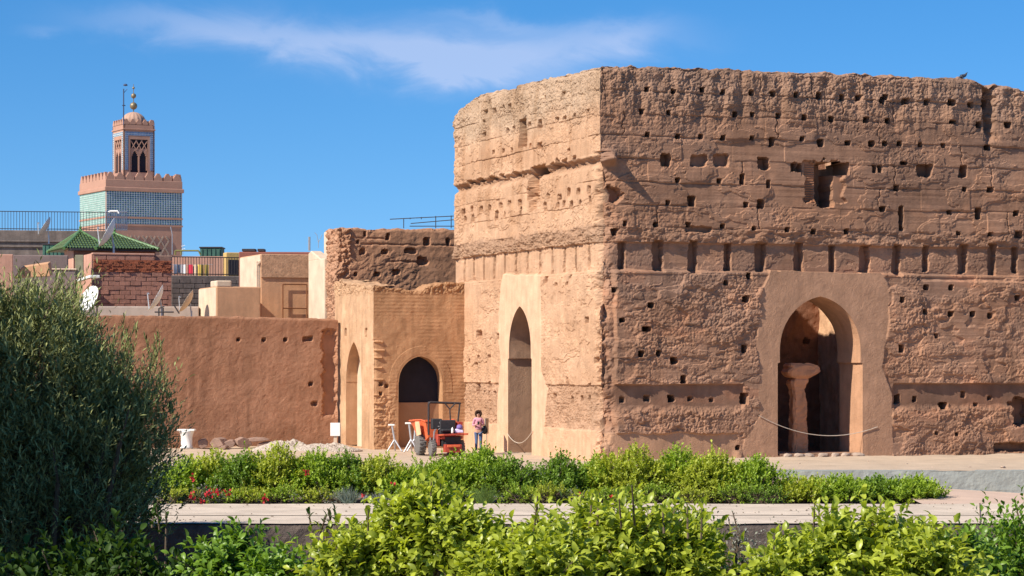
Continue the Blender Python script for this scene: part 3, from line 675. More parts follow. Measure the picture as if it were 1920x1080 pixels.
# broken pillar standing in the shade of the arch
def rough_pillar(name, label, cat, c, rz, secs, m, tn, ds=.05, seed=0):
    """secs: (z, half x, half y, shift x)"""
    t = thing(name, label, cat, (c[0], c[1], 0), rz)
    zs = np.arange(secs[0][0], secs[-1][0]+.001, ds); k = np.array(secs)
    hx = np.interp(zs, k[:, 0], k[:, 1]); hy = np.interp(zs, k[:, 0], k[:, 2]); sh = np.interp(zs, k[:, 0], k[:, 3])
    n = 48; a = np.linspace(0, 2*math.pi, n, endpoint=False)
    cx = np.sign(np.cos(a))*np.abs(np.cos(a))**.35; cy = np.sign(np.sin(a))*np.abs(np.sin(a))**.35
    nn = fbm(np.repeat(a[None]*3, len(zs), 0), np.repeat(zs[:, None]*3, n, 1), 7+seed, 4)*.05 + (.5-cell(np.repeat(a[None]*4, len(zs), 0), np.repeat(zs[:, None]*7, n, 1), 9))*.05
    nn[:, 0] = nn[:, -1]
    X = sh[:, None]+cx[None]*(hx[:, None]+nn); Y = cy[None]*(hy[:, None]+nn); Z = np.repeat(zs[:, None], n, 1)+nn*.3
    V = np.stack([X, Y, Z], -1).reshape(-1, 3); Q = []
    for j in range(len(zs)-1):
        for i in range(n): Q.append((j*n+i, j*n+(i+1) % n, (j+1)*n+(i+1) % n, (j+1)*n+i))
    top = len(V); V = np.vstack([V, [[sh[-1], 0, zs[-1]+.03]]]); j = len(zs)-1
    for i in range(0, n, 1): Q.append((j*n+i, j*n+(i+1) % n, top, top))
    Q3 = [q for q in Q if q[2] != q[3]]; o = np_mesh('shaft', V, Q3, m, t, False, False, np.tile(np.array(tn), (len(V), 1)))
    mb = MB(); mb.box((sh[-1], 0, zs[-1]-.02), (hx[-1]*1.8, hy[-1]*1.8, .05)); mb.build('top_rubble', m, t)
    return t
pc = np.array([X_at(1496, 94.2), 94.2])
rough_pillar('broken_pillar', 'broken mud brick pillar with a jagged wider top inside the large arch', 'pillar', pc, math.atan2(Rd[1], Rd[0]),
             [(-.05, .31, .22, .0), (.3, .31, .22, 0), (1.0, .30, .22, .02), (2.0, .28, .22, 0), (2.25, .24, .20, 0), (2.55, .24, .20, -.05), (2.75, .34, .24, -.05), (2.88, .36, .25, .0), (2.95, .28, .22, .05), (3.02, .46, .30, .02), (3.12, .60, .34, .06), (3.22, .70, .36, .12), (3.34, .62, .34, .16), (3.46, .60, .32, .10), (3.56, .36, .24, -.06)], M_EARTH, (1.6, 1.25, 1.0))  # lightened tint stands in for light on the pillar

# rope across the two doorways
M_ROPE = mat('rope', (.55, .45, .35), .9, .1, 10, 0)
def rope(face, a, b, sag, label, off=.25):
    s0, z0 = face.sz(*a); s1, z1 = face.sz(*b); pts = []
    for k in range(15):
        t = k/14; s = s0+(s1-s0)*t; z = z0+(z1-z0)*t-sag*4*t*(1-t); p = face.p+face.d*s+face.n*off; pts.append((p[0], p[1], z))
    o = MB().pipe(pts, .014, 5).build('barrier_rope', M_ROPE); tag(o, label, 'rope')
rope(FR, (1418, 779), (1640, 800), .52, 'thin barrier rope sagging across the large front arch', .22)
rope(FL, (955, 813), (1002, 808), .42, 'thin barrier rope sagging across the tall narrow doorway', .08)
# stones on the sill of the large arch
sill = thing('stone_sill', 'row of rounded sill stones at the foot of the large arch', 'sill', tuple(C0)+(0,))
rs = random.Random(4)
def rock_mesh(seed, flat=.6, n=1):
    r = random.Random(seed); bm = bmesh.new(); bmesh.ops.create_icosphere(bm, subdivisions=n+1, radius=.5)
    sx_, sy_ = r.uniform(.8, 1.2), r.uniform(.7, 1.1); off = Vector((r.random()*9, r.random()*9, 0))
    from mathutils import noise
    for v in bm.verts:
        d = 1+.35*noise.noise(v.co*2.2+off); v.co = Vector((v.co.x*sx_*d, v.co.y*sy_*d, v.co.z*flat*d))
    me = bpy.data.meshes.new('rock'); bm.to_mesh(me); bm.free(); return me
ROCKS = [rock_mesh(k) for k in range(6)]
M_STONE = mat('pale_stone', (.42, .31, .23), .9, .2, 5, .4, 18)
for me in ROCKS: me.materials.append(M_STONE)
x = 1462
while x < 1606:
    w = rs.uniform(16, 34); s_, _ = FR.sz(x+w/2, 850); p = C0+Rd*float(s_)-Dd*.12
    o = bpy.data.objects.new('stone', ROCKS[rs.randrange(6)]); COL.objects.link(o); o.parent = sill
    o.location = (p[0]-C0[0], p[1]-C0[1], .10); o.rotation_euler = (0, 0, rs.uniform(-.2, .2)+.35); o.scale = (w/50, .3, .34)
    x += w*.9
MB().box((0, 0, 0), (3.3, 1.9, .16), 0).build('threshold', M_EARTH_IN, sill)
o = sill.children[-1]; s_, _ = FR.sz(1533, 850); p = Rd*float(s_)+Dd*.78; o.location = (p[0], p[1], .10); o.rotation_euler = (0, 0, math.atan2(Rd[1], Rd[0]))

# ------------------------------------------------------------------ gate block left of the ruin
ANG = math.atan2(Rd[1], Rd[0])
G0 = np.array([X_at(700, 102.6), 102.6]); GR = Face(G0, Rd); GL = Face(G0, -Dd)
gate = thing('gate_block', 'smooth ochre gate block with a narrow pointed arch and a dark round arch', 'gatehouse', (G0[0], G0[1], 0))
S, XY, NR = path_cols([G0+Dd*5.7+Rd*1.5, G0+Dd*5.7, G0, G0+Rd*4.02], [.1, .04, .028], -7.2, .2)
A = np.arange(-.3, 7.9, .028); Sg = np.repeat(S[:, None], len(A), 1); Ag = np.repeat(A[None], len(S), 0); isR = Sg >= 0; isL = ~isR
sR, zR = GR.sz([700, 712, 745, 788, 796, 808, 830, 858], [535, 536, 540, 544, 540, 533, 530, 531]); sL, zL = GL.sz([629, 640, 652, 668, 690, 699], [527, 524, 531, 530, 536, 535])
T = np.where(S >= 0, np.interp(S, sR, zR), np.interp(S, sL, zL)) + .05*fbm(S*4, S*0, 5, 4)
n1 = fbm(Sg*.9, Ag*.9, 21, 5); n2 = fbm(Sg*5, Ag*5, 22, 4); cl = .5-cell(Sg*7+n2, Ag*7+n2, 9)
H = .03*n1+.012*n2+isR*.0035*np.sin(Ag*2*math.pi/.145+.5*n2)*sstep(-.3, .2, fbm(Sg*.8, Ag*.8, 28, 3))
H += sstep(6.35, 6.6, Ag+.1*n1)*(.10*cl+.05*n2)
H += isR*(Ag < 2.2)*(Sg < 1.0)*(.05*cl+.02*n2)*sstep(1.1, .7, Sg)
for py in (641, 657, 671, 690, 712, 741, 756, 768, 786, 800): 
    s_, z_ = GR.sz(702, py); H += isR*np.exp(-((Ag-z_-.02*n2)/.03)**2)*(Sg < .22+.35*vnoise(np.array([py*.37]), np.array([.5]), 3)[0]+.10*n2)*.07
H -= .10*np.exp(-(np.abs(Sg)/.10)**2)*(.5+.8*fbm(Ag*2.5, Ag*0, 55, 4))*(Ag < 4.5)
def gz(f, x, y): a, b = f.sz(x, y); return float(a), float(b)
carve(H, S, A, *GL.rect(648, 623, 4, 15), .3, .03, .2, .3, 1); carve(H, S, A, *GL.rect(686, 624, 4, 16), .3, .03, .2, .3, 2)
for x, y in ((714, 720), (725, 724), (714, 738)): carve(H, S, A, *GR.rect(x, y, 6, 7), .2, .03, .5, .4, x)
xl, zs_ = gz(GR, 748, 716); xr, _ = gz(GR, 829, 716); za = gz(GR, 788, 668)[1]; gaR = arch_poly(xl, xr, zs_, za, .05, .02)
xl, zs_ = gz(GL, 649, 716); xr, _ = gz(GL, 678, 716); za = gz(GL, 665, 641)[1]; gaL = arch_poly(xl, xr, zs_, za, .05, .02)
for poly in (gaR, gaL):
    d, _, _ = poly_dist(poly, Sg, Ag); m = 1-sstep(.02, .15, d); H = H*(1-m)
d, _, _ = poly_dist(gaR, Sg, Ag); ring = isR*(d < .42)*(Ag > gz(GR, 788, 736)[1]); H += ring*.012*sstep(.03, .1, d)
tint = np.ones(Sg.shape+(3,)); tint[isL] = (1.30, 1.28, 1.15); tint[isR] = (1.12, .98, .78)
tint *= 1+(n1*.22+.10*sstep(.0, .1, fbm(Sg*.9, Ag*.7, 15, 5)))[..., None]*np.array([.8, .95, 1.1]); tint *= 1-(.12*sstep(.1, .4, fbm(Sg*3, Ag*.3, 19, 4)))[..., None]; tint *= 1-(.12*sstep(1.2, .3, Ag+.5*n1))[..., None]; tint *= 1-(sstep(6.3, 6.6, Ag)*.08)[..., None]
sheet('wall', S, XY, NR, A, T, H, tint, [gaR, gaL], 1.2, M_EARTH, gate, .08, .08)
reveal('arch_reveal', GR, gaR, .75, 0, M_EARTH, gate, tint=(1.2, 1.05, .85)); reveal('arch_reveal', GL, gaL, .5, 0, M_EARTH, gate, tint=(1.2, 1.1, .95))
def plate(face, x0, x1, z0, z1, off, th, name, m, parent, bevel=0):
    a = face.p+face.d*x0-face.n*off; b = face.p+face.d*x1-face.n*off; n = -face.n*th
    mb = MB(); mb.prism([(a[0], a[1], z0), (b[0], b[1], z0), (b[0], b[1], z1), (a[0], a[1], z1)], (n[0], n[1], 0))
    return mb.build(name, m, parent, world=True, bevel=bevel)
g0 = gz(GR, 744, 757)[0]; g1 = gz(GR, 834, 757)[0]; gzt = gz(GR, 788, 757)[1]
plate(GR, g0-.2, g1+.2, -.1, gzt+.05, .50, .3, 'infill_wall', mat('infill_plaster', (.36, .20, .11), .92, .12, 1.5, .3, 12), gate, .02)
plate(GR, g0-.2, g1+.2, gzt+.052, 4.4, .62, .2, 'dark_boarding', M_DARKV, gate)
plate(GL, gaL[0][0]-.3, gaL[-1][0]+.3, -.1, 4.6, .5, .2, 'niche_back', M_CREAM, gate)
# upper block behind the gate
U0 = np.array([X_at(633, 108.6), 108.6]); UR = Face(U0, Rd)
ub = thing('upper_ruin_wall', 'rough brown earth wall with deep round holes rising behind the gate block', 'wall', (U0[0], U0[1], 0))
def up_rel(S, A, Sg, Ag, H, t):
    n2 = fbm(Sg*4, Ag*4, 2, 4); cl = .5-cell(Sg*5+n2, Ag*5+n2, 5)
    s0 = 1.8
    H = H+.04*cl*sstep(0, .3, fbm(Sg*.8, Ag*.8, 8, 4))+.025*n2
    H += (Sg < s0+.6)*(.16*cl+.10*fbm(Sg*2, Ag*2, 4, 4))
    for k, z in enumerate((8.0, 8.75, 9.0)): H -= .05*np.exp(-((Ag-z-.04*n2)/.04)**2)*sstep(-.2, .2, fbm(Sg*.9, Ag*0+k, 31, 3))
    for px, py, w, h in zp([(260, 198, 22, 24), (350, 200, 24, 18), (453, 196, 50, 20), (520, 158, 28, 34), (502, 236, 40, 34), (232, 290, 14, 14), (395, 282, 28, 24), (318, 290, 26, 20), (605, 160, 14, 30), (362, 138, 12, 26), (270, 125, 10, 24), (240, 158, 10, 12), (560, 345, 16, 10)], 560, 380, .463):
        r = UR.rect(px, py, w, h); carve(H, S, A, r[0]+s0, r[1], r[2], r[3], .3, .06, .5, .7, int(px))
    t = t*np.array((1.0, .86, .78)); t[Sg < s0] *= np.array((1.1, 1.15, 1.2)); return H, t
S, XY, NR = path_cols([U0+Dd*1.8, U0, U0+Rd*7.0], [.06, .04], 0, .3)
A = np.arange(-.2, 11.4, .04); Sg = np.repeat(S[:, None], len(A), 1); Ag = np.repeat(A[None], len(S), 0)
sU, zU = UR.sz([640, 700, 780, 856], [427, 429, 430, 431]); T = np.interp(S-1.8, sU, zU)+.08*fbm(S*2.5, S*0, 6, 5)
H0 = .05*fbm(Sg*.9, Ag*.9, 12, 5); H1, t1 = up_rel(S, A, Sg, Ag, H0, np.ones(Sg.shape+(3,)))
H1 += .22*np.exp(-((Sg-1.7)/.5)**2)*sstep(5.5, 6.2, Ag)*fbm(Ag*1.1, Sg*1.0, 90, 4) 
sheet('wall', S, XY, NR, A, T, H1, t1, [], 1.2, M_EARTH, ub, .15, .1)
# long garden wall
L0 = np.array([X_at(634, 107.0), 107.0]); LR = Face(L0, Rd); LL = 34.0
lw = thing('long_garden_wall', 'long plain reddish earth wall below the roofs with a few small holes', 'wall', (L0[0]-LL*Rd[0]/2, L0[1]-LL*Rd[1]/2, 0))
S, XY, NR = path_cols([L0-Rd*LL, L0], [.05], -LL); A = np.arange(-.3, 6.6, .05); Sg = np.repeat(S[:, None], len(A), 1); Ag = np.repeat(A[None], len(S), 0)
sW, zW = LR.sz([235, 420, 605, 634], [592, 594, 598, 598]); T = np.interp(S, sW, zW)+.03*fbm(S*3, S*0, 5, 3)
n2 = fbm(Sg*3.5, Ag*3.5, 2, 4); H = .05*fbm(Sg*.7, Ag*.7, 1, 5)+.012*n2+.008*fbm(Sg*11, Ag*11, 3, 2)
for px, py in ((447, 637), (495, 637), (535, 637), (573, 636), (583, 720), (590, 757), (582, 635)):
    r = LR.rect(px, py, 10 if px > 560 else 7, 9 if px > 560 else 7); carve(H, S, A, r[0], r[1], r[2], r[3], .25, .05, .4, .7, px)
r = LR.rect(619, 700, 26, 160); carve(H, S, A, r[0], r[1], r[2], r[3], .22, .10, .5, .2, 3)
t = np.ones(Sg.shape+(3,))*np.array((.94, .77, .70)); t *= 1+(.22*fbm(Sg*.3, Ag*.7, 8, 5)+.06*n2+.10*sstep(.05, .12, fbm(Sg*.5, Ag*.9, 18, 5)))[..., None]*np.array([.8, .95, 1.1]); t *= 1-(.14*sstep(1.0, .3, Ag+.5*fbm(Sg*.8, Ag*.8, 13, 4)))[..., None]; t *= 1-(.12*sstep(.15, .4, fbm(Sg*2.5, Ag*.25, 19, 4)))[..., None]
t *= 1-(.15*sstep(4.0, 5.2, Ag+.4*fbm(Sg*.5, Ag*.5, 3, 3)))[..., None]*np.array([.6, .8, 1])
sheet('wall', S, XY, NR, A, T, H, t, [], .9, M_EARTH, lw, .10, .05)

# ------------------------------------------------------------------ roofs of the town
def house_frame(xl, xc, xr, Y, ang=None):
    if ang is None: ang = ANG if xl is not None else math.atan((960-xr)/F)
    C = np.array([X_at(xc, Y), Y]); R_ = np.array([math.cos(ang), math.sin(ang)]); D_ = np.array([-R_[1], R_[0]])
    w = float(Face(C, R_).sz(xr, 500)[0]); d = float(Face(C, D_).sz(xl, 500)[0]) if xl is not None and xl < xc-.5 else 5.0
    return C, R_, D_, w, d
def house(name, label, xl, xc, xr, ytop, Y, m, cat='house', ang=None, zb=-.5, coping=None, cm=None, group=None, depth=None):
    C, R_, D_, w, d = house_frame(xl, xc, xr, Y, ang); d = depth or d; zt = Z_at(ytop, Y)
    t = thing(name, label, cat, (C[0], C[1], 0), math.atan2(R_[1], R_[0]), group)
    # subdivided, slightly wavy walls
    MBx = MB().box((w/2, d/2, (zt+zb)/2), (w, d, zt-zb)); o = MBx.build('walls', m, t, bevel=.05, seg=2)
    if coping: MB().box((w/2, d/2, zt+coping/2-.003), (w+.12, d+.12, coping)).build('coping', cm or m, t, bevel=.03)
    t['_w'] = w; t['_d'] = d; t['_z'] = zt; return t
def at(t, x, y, z): return Matrix.Translation(t.location) @ Matrix.Rotation(t.rotation_euler.z, 4, 'Z') @ Vector((x, y, z))
def local_px(t, px, py):
    """photo pixel -> (x, z) on the front (right) face of a house"""
    R_ = np.array([math.cos(t.rotation_euler.z), math.sin(t.rotation_euler.z)]); return tuple(map(float, Face(np.array(t.location)[:2], R_).sz(px, py)))
hs = {}
hs['annex'] = house('ochre_annex', 'low ochre rooftop annex with a bright cream end wall, just above the garden wall', 373, 406, 489, 537, 111, M_OCHRE)
t = hs['annex']; MB().box((.35, .6, t['_z']+.12), (.7, 1.2, .3)).build('parapet_stub', M_CREAM, t, bevel=.06, seg=2)
MB().box((-.012, t['_d']/2, t['_z']/2+.8), (.03, t['_d']-.1, t['_z']-1.7)).build('sunlit_end_tint', M_CREAM, t, bevel=.01)  # cream plate: sunlight on the end wall put into colour
hs['ochre'] = house('ochre_house', 'taller ochre rooftop house with a rusty door frame on its wall', 450, 489, 580, 476, 114.5, M_OCHRE)
t = hs['ochre']; MB().box((-.012, t['_d']/2, t['_z']-1.2), (.03, t['_d']-.1, 2.3)).build('sunlit_end_tint', M_CREAM, t, bevel=.01)  # cream plate gives this end its painted sunlight
MB().box((t['_w']/2, -.03, t['_z']-.55), (t['_w'], .08, 1.08)).build('upper_render', mat('flaky_render', (.46, .27, .16), .92, .3, 5, .9, 9), t, bevel=.02)
a = local_px(t, 529, 533); b = local_px(t, 574, 590); mb = MB()
mb.pipe([(a[0], -.12, a[1]-1.6), (a[0], -.12, a[1]), (b[0], -.12, a[1]), (b[0], -.12, a[1]-1.6)], .03); m_ = local_px(t, 529, 578)[1]; mb.pipe([(a[0], -.12, m_), (b[0], -.12, m_)], .03)
mb.build('rusty_frame', M_RUST, t)
mb = MB(); pz = t['_z']; mb.tube((-.15, .1, pz-2.0), (-.15, .1, pz-.35), .07); mb.tube((-.15, .1, pz-.5), (.05, .1, pz-.3), .09); mb.build('drain_pipe', M_CREAM, t)
hs['side'] = house('cream_side_wall', 'tall cream wall with a rounded shoulder between the ochre house and the rough ruin', 578, 608, 640, 484, 110.2, M_CREAM, 'wall')
t = hs['side']; MB().prism([(-.0, t['_d'], t['_z']-.05), (0, t['_d']*.2, t['_z']-.05), (0, t['_d']*.55, t['_z']+.22), (0, t['_d']*.85, t['_z']+.42), (0, t['_d'], t['_z']+.32)], (.5, 0, 0)).build('shoulder', M_CREAM, t, bevel=.04)
hs['cream'] = house('cream_stair_tower', 'cream rooftop block behind the left end of the rough upper wall', 607, 631, 700, 431, 113, M_CREAM, 'house')
# brick house
hs['brick'] = house('brick_house', 'unrendered brick house with rough red courses, between the big dish and the railed terrace', 157, 173, 322, 477, 128, M_MORT)
t = hs['brick']
MB().box((-.02, t['_d']/2, t['_z']-1.6), (.05, t['_d'], 3.3)).build('pink_end_wall', M_PINKP, t, bevel=.01)
bm_ = MB().box((0, 0, 0), (1, 1, 1)); pb = []
def brick_meshes(m, n=4):
    out = []
    for k in range(n):
        r = random.Random(k); mb = MB(); mb.box((0, 0, 0), (.96+r.uniform(-.03, .02), 1, .90+r.uniform(-.06, .04)))
        o = mb.build('brick', m, None, bevel=.04); me = o.data; bpy.data.objects.remove(o); out.append(me)
    return out
BR = brick_meshes(M_BRICK); BRR = brick_meshes(M_BRICKR)
rb = random.Random(5); zlow, ztop = local_px(t, 173, 578)[1], local_px(t, 173, 511)[1]; bh = .235; bw = .56; z = zlow; row = 0
while z < ztop-.02:
    x = -bw*(row % 2)*.5
    while x < t['_w']-.1:
        x0 = max(x, .02); x1 = min(x+bw, t['_w']-.02)
        if x1-x0 > .12:
            o = bpy.data.objects.new('brick', BR[rb.randrange(4)]); COL.objects.link(o); o.parent = t
            o.location = ((x0+x1)/2, -.035+rb.uniform(-.02, .015), z+bh/2+rb.uniform(-.01, .01)); o.scale = (x1-x0, .09, bh); o.rotation_euler = (0, rb.uniform(-.012, .012), rb.uniform(-.02, .02))
        x += bw
    z += bh; row += 1
# fine ragged red courses above
mb = MB(); zt2 = local_px(t, 173, 489)[1]; row = 0
while z < zt2:
    x = rb.uniform(0, .1)
    while x < t['_w']-.15:
        l = rb.uniform(.16, .24); mb.box((x+l/2, -.05+rb.uniform(-.04, .03), z+.035), (l*.93, .12, .065), rb.uniform(-.06, .06)); x += l
    z += .078; row += 1
mb.build('fine_brick_courses', M_BRICKR, t, kind='stuff')
x = .02; zc = z+.12; xe = local_px(t, 290, 480)[0]
while x < xe:
    o = bpy.data.objects.new('brick', BR[rb.randrange(4)]); COL.objects.link(o); o.parent = t; l = rb.uniform(.5, 1.0); l = min(l, xe-x); o.location = (x+l/2, -.03, zc); o.scale = (l, .08, .26); x += l+.02
MB().box((t['_w']*.39, .15, t['_z']+.04), (t['_w']*.78, .5, .10)).build('coping', M_PINKP, t, bevel=.02)
hs['pinkannex'] = house('pink_annex', 'small pink rooftop annex with a slanting white coping, left of the brick house', 139, 170, 173.5, 521, 124, M_PINKP)
t = hs['pinkannex']; MB().prism([(-.05, t['_d']+.1, t['_z']-.12), (-.05, -.05, t['_z']), (-.05, -.05, t['_z']+.14), (-.05, t['_d']+.1, t['_z']+.02)], (.5, 0, 0)).build('coping', M_WHITE, t, bevel=.02)
hs['low'] = house('low_pale_parapet', 'long low pale parapet just above the garden wall, below the brick house', None, 150, 373, 574, 113, mat('pale_parapet', (.42, .33, .27), .9, .12, 1.5, .3, 12), 'wall', depth=.6)
hs['block'] = house('grey_block_wall', 'grey block terrace wall under the railing hung with washing', 318, 321, 452, 516, 134, M_GREYH, 'wall')
t = hs['block']; z0 = local_px(t, 330, 578)[1]
GB = brick_meshes(M_GREYH, 3); z = z0; row = 0
while z < t['_z']-.25:
    x = .02-.4*(row % 2)*.5
    while x < t['_w']-.2:
        x0 = max(x, .02); x1 = min(x+.62, t['_w'])
        if x1-x0 > .15:
            o = bpy.data.objects.new('block', GB[rb.randrange(3)]); COL.objects.link(o); o.parent = t; o.location = ((x0+x1)/2, -.03+rb.uniform(-.01, .01), z+.13); o.scale = (x1-x0, .07, .26)
        x += .63
    z += .27; row += 1
# railing builder: rails + single balusters
def railing(label, pts, h, step, m, group=None, r=.018, name='roof_railing', rails=(1.0, .08)):
    c = Vector(pts[0]); t = thing(name, label, 'railing', tuple(c), 0, group)
    bar = MB().tube((0, 0, 0), (0, 0, h), r, r, 5).build('baluster', m, t); first = True
    for a, b in zip(pts[:-1], pts[1:]):
        a = Vector(a)-c; b = Vector(b)-c
        for q in rails: MB().tube(a+Vector((0, 0, h*q)), b+Vector((0, 0, h*q)), r*1.5, r*1.5, 6).build('rail', m, t)
        n = max(1, int((b-a).length/step))
        for k in range(n+1):
            p = a.lerp(b, k/n)
            if first: bar.location = p; first = False
            else: o = bar.copy(); COL.objects.link(o); o.parent = t; o.location = p
    return t
t = hs['block']; z_ = t['_z']
railing('dark iron railing along the terrace with hanging washing', [at(t, .05, .05, z_), at(t, t['_w']-.05, .05, z_)], 1.0, .145, M_IRON)
# washing behind the railing
cols = {'white': (.75, .74, .72), 'red': (.55, .03, .06), 'yellow': (.72, .48, .10), 'beige': (.62, .45, .30), 'grey': (.30, .31, .33)}
for k, (px, w, h, c, lab) in enumerate([(329, 6, 17, 'white', 'narrow white cloth hanging leftmost on the terrace clothes line'), (337, 7, 16, 'grey', 'grey cloth on the clothes line, second from the left'), (345, 7, 18, 'white', 'white shirt cloth hanging right beside the red cloth'),
                                    (357, 9, 18, 'red', 'red cloth hanging on the terrace clothes line'), (366, 9, 20, 'beige', 'beige cloth hanging between the red and yellow cloths'), (376, 11, 22, 'yellow', 'broad yellow cloth on the clothes line'), (387, 8, 21, 'yellow', 'narrow yellow cloth hanging rightmost on the clothes line')]):
    Yc = 137.2; p = P(px, 496, Yc); s = Yc/F; mm = mat('cloth_'+c, cols[c], .9, .1, 4, 0); wv, hv = w*s, h*s
    V, Q = grid(lin(-wv/2, wv/2, .05), lin(-hv, 0, .08), lambda X, Y: 0*X); x_, z_2 = V[:, 0].copy(), V[:, 1].copy()
    V = np.stack([x_, .05*np.sin(x_*16+k)*(1+z_2*-.5), z_2], 1); b2 = V.copy(); b2[:, 1] += .012; n_ = len(V)
    o = np_mesh('hanging_cloth', np.vstack([V, b2]), np.vstack([Q, Q+n_]), mm, smooth=True); o.location = p; tag(o, lab, 'laundry')
o = MB().pipe([P(322, 496, 137.25), P(400, 496, 137.25)], .012, 4).build('clothes_line', M_GALV); tag(o, 'thin clothes line stretched behind the terrace railing', 'line')
hs['pinkpar'] = house('pink_parapet_house', 'pink rooftop parapet behind the washing', None, 292, 420, 480, 141, M_PINKP, depth=3)
hs['yellow'] = house('yellow_roof_shed', 'small yellow rooftop shed with a dark doorway at the right end of the terrace', 418, 424, 451, 473, 138, mat('yellow_plaster', (.55, .36, .13), .9, .12, 2, .3, 10), 'shed')
t = hs['yellow']; a = local_px(t, 428, 487); b = local_px(t, 447, 516); MB().box(((a[0]+b[0])/2, -.01, (a[1]+b[1])/2), (b[0]-a[0], .04, a[1]-b[1])).build('doorway', M_DARKV, t)  # near-black plate, shade of the opening put into colour
hs['redpar'] = house('red_parapet_house', 'dark red parapet roof line behind the ochre house', None, 448, 600, 472, 128, mat('red_plaster', (.28, .10, .07), .9, .15, 2, .3, 10), depth=3)
for k, (x0, x1, y0, lab) in enumerate([(455, 480, 467, 'low dark roof box left on the red parapet'), (484, 497, 467, 'small dark roof box right on the red parapet')]):
    p = P((x0+x1)/2, 472, 129.3); s = 129.3/F; o = MB().box((0, 0, (472-y0)*s/2), ((x1-x0)*s, .8, (472-y0)*s)).build('roof_box', M_IRON, None, bevel=.02); o.location = p; tag(o, lab, 'box')
M_GREENBOX = mat('green_tarp', (.05, .12, .09), .7, .3, 4, .2, 12)
for (x0, x1, y0, y1, Y, lab) in [(378, 418, 466, 481, 146, 'dark green roof tank behind the washing terrace'), (84, 121, 460, 476, 159, 'dark green roof container left of the green tiled roofs')]:
    s = Y/F; p = P((x0+x1)/2, y1, Y); t = thing('roof_container', lab, 'container', p); w = (x1-x0)*s; h = (y1-y0)*s+.6
    MB().box((0, 0, h/2-.6), (w, 1.5, h)).build('body', M_GREENBOX, t, bevel=.03); MB().box((0, 0, h-.57), (w+.1, 1.6, .08)).build('lid', M_IRON, t, bevel=.02)
    for k in range(5): MB().box((-w/2+w*(k+.5)/5, -.77, h/2-.6), (.05, .05, h-.1)).build('rib', M_GREENBOX, t)
# small poles and frames on the roofs
def poles(label, lst, Y, m=M_GALV, name='roof_pole', cat='pole', r=.025):
    base = P(*lst[0][0], Y); mb = MB()
    for seg in lst: mb.pipe([P(x, y, Y)-base for x, y in seg], r, 5)
    o = mb.build(name, m); o.location = base; return tag(o, label, cat)
poles('thin curved pole standing in front of the minaret foot', [[(323, 478), (323, 440), (320, 425)]], 139)
poles('small olive metal frame above the terrace railing', [[(329, 478), (329, 470), (372, 470), (376, 478)], [(340, 478), (340, 470)]], 142, mat('olive_paint', (.18, .18, .05), .6, .1, 5, 0), 'metal_frame', 'frame', .05)
poles('slim roof mast with a hooked twig of wire left of the cream block', [[(597, 455), (594, 440), (590, 436)], [(597, 455), (604, 440)], [(597, 465), (597, 450)]], 112, M_GALV, 'wire_mast', 'mast', .012)
poles('short grey chimney pipe on the roof left of the rounded cream shoulder', [[(579, 470), (579, 444)], [(581, 470), (581, 444)]], 113, M_GALV, 'chimney_pipe', 'pipe', .03)
poles('long horizontal television antenna above the rough upper wall', [[(731, 411), (851, 405)], [(757, 428), (757, 410)], [(768, 424), (852, 424)], [(817, 428), (817, 405)], [(846, 428), (846, 404)], [(770, 419), (851, 412)], [(769, 411), (769, 408)], [(790, 411), (790, 407)]], 110.5, M_IRON, 'antenna', 'antenna', .02)
poles('crooked aerial on the roof right of the minaret foot', [[(343, 478), (343, 455)], [(340, 462), (347, 460)], [(341, 468), (347, 466)]], 142, M_GALV, 'aerial', 'antenna', .015)
# house with the two green hipped roofs
gh = house('green_roof_house', 'house with two green tiled hipped roofs in front of the minaret', 122, 139, 292, 466, 142, mat('shaded_brown_render', (.26, .13, .09), .9, .15, 2, .2, 10))  # dark body colour stands in for shade on the front
MB().box((-.02, gh['_d']/2, gh['_z']-1.8), (.05, gh['_d'], 3.6)).build('pink_end_wall', M_PINKP, gh, bevel=.01)  # paler plate carries the brightness of the sunward end
M_GRIDGE = mat('ridge_tile', (.10, .19, .06), .35, .25, 4, 0, spec=.5)
def hip(x0, x1, y0, y1, z, apx, apz, parent):
    """pyramid roof made of rows of barrel tiles"""
    cx, cy = apx, (y0+y1)/2; ap = Vector((cx, cy, apz)); cor = [Vector((x0, y0, z)), Vector((x1, y0, z)), Vector((x1, y1, z)), Vector((x0, y1, z))]
    deck = MB().add(cor+[ap-Vector((0, 0, .04))], [(0, 1, 4), (1, 2, 4), (2, 3, 4), (3, 0, 4), (3, 2, 1, 0)]); d = deck.build('roof_deck', M_GTILE, parent)
    for k in range(4):
        a, b = cor[k], cor[(k+1) % 4]; mb = MB(); n = max(6, int((b-a).length/.17))
        m = (a+b)/2; foot = a+(b-a)*((ap-a).dot(b-a)/(b-a).length_squared); up = ap-foot; tf = (foot-a).length/(b-a).length
        for q in range(n):
            t_ = (q+.5)/n; lim = t_/tf if t_ < tf else (1-t_)/(1-tf); p0 = a.lerp(b, t_); p1 = p0+up*lim*.98
            segs = max(1, int((p1-p0).length/.35))
            for w in range(segs): mb.tube(p0.lerp(p1, w/segs)+Vector((0, 0, .02)), p0.lerp(p1, (w+1)/segs)+Vector((0, 0, .0)), .062, .05, 6, False)
        o = mb.build('tile_rows', M_GTILE, parent, kind='stuff')
        MB().tube(a, ap, .10, .08, 8).build('ridge', M_GRIDGE, parent)
    MB().lathe(ap, [(.10, -.1), (.16, .0), (.05, .12), (.09, .22), (.03, .3), (.01, .5)], 8).build('finial', M_GRIDGE, parent)
zt = gh['_z']
fx = lambda px: local_px(gh, px, 465)[0]
hip(fx(121)-.1, fx(207), -.35, gh['_d']+2.2, zt, fx(165), Z_at(434, 145), gh)
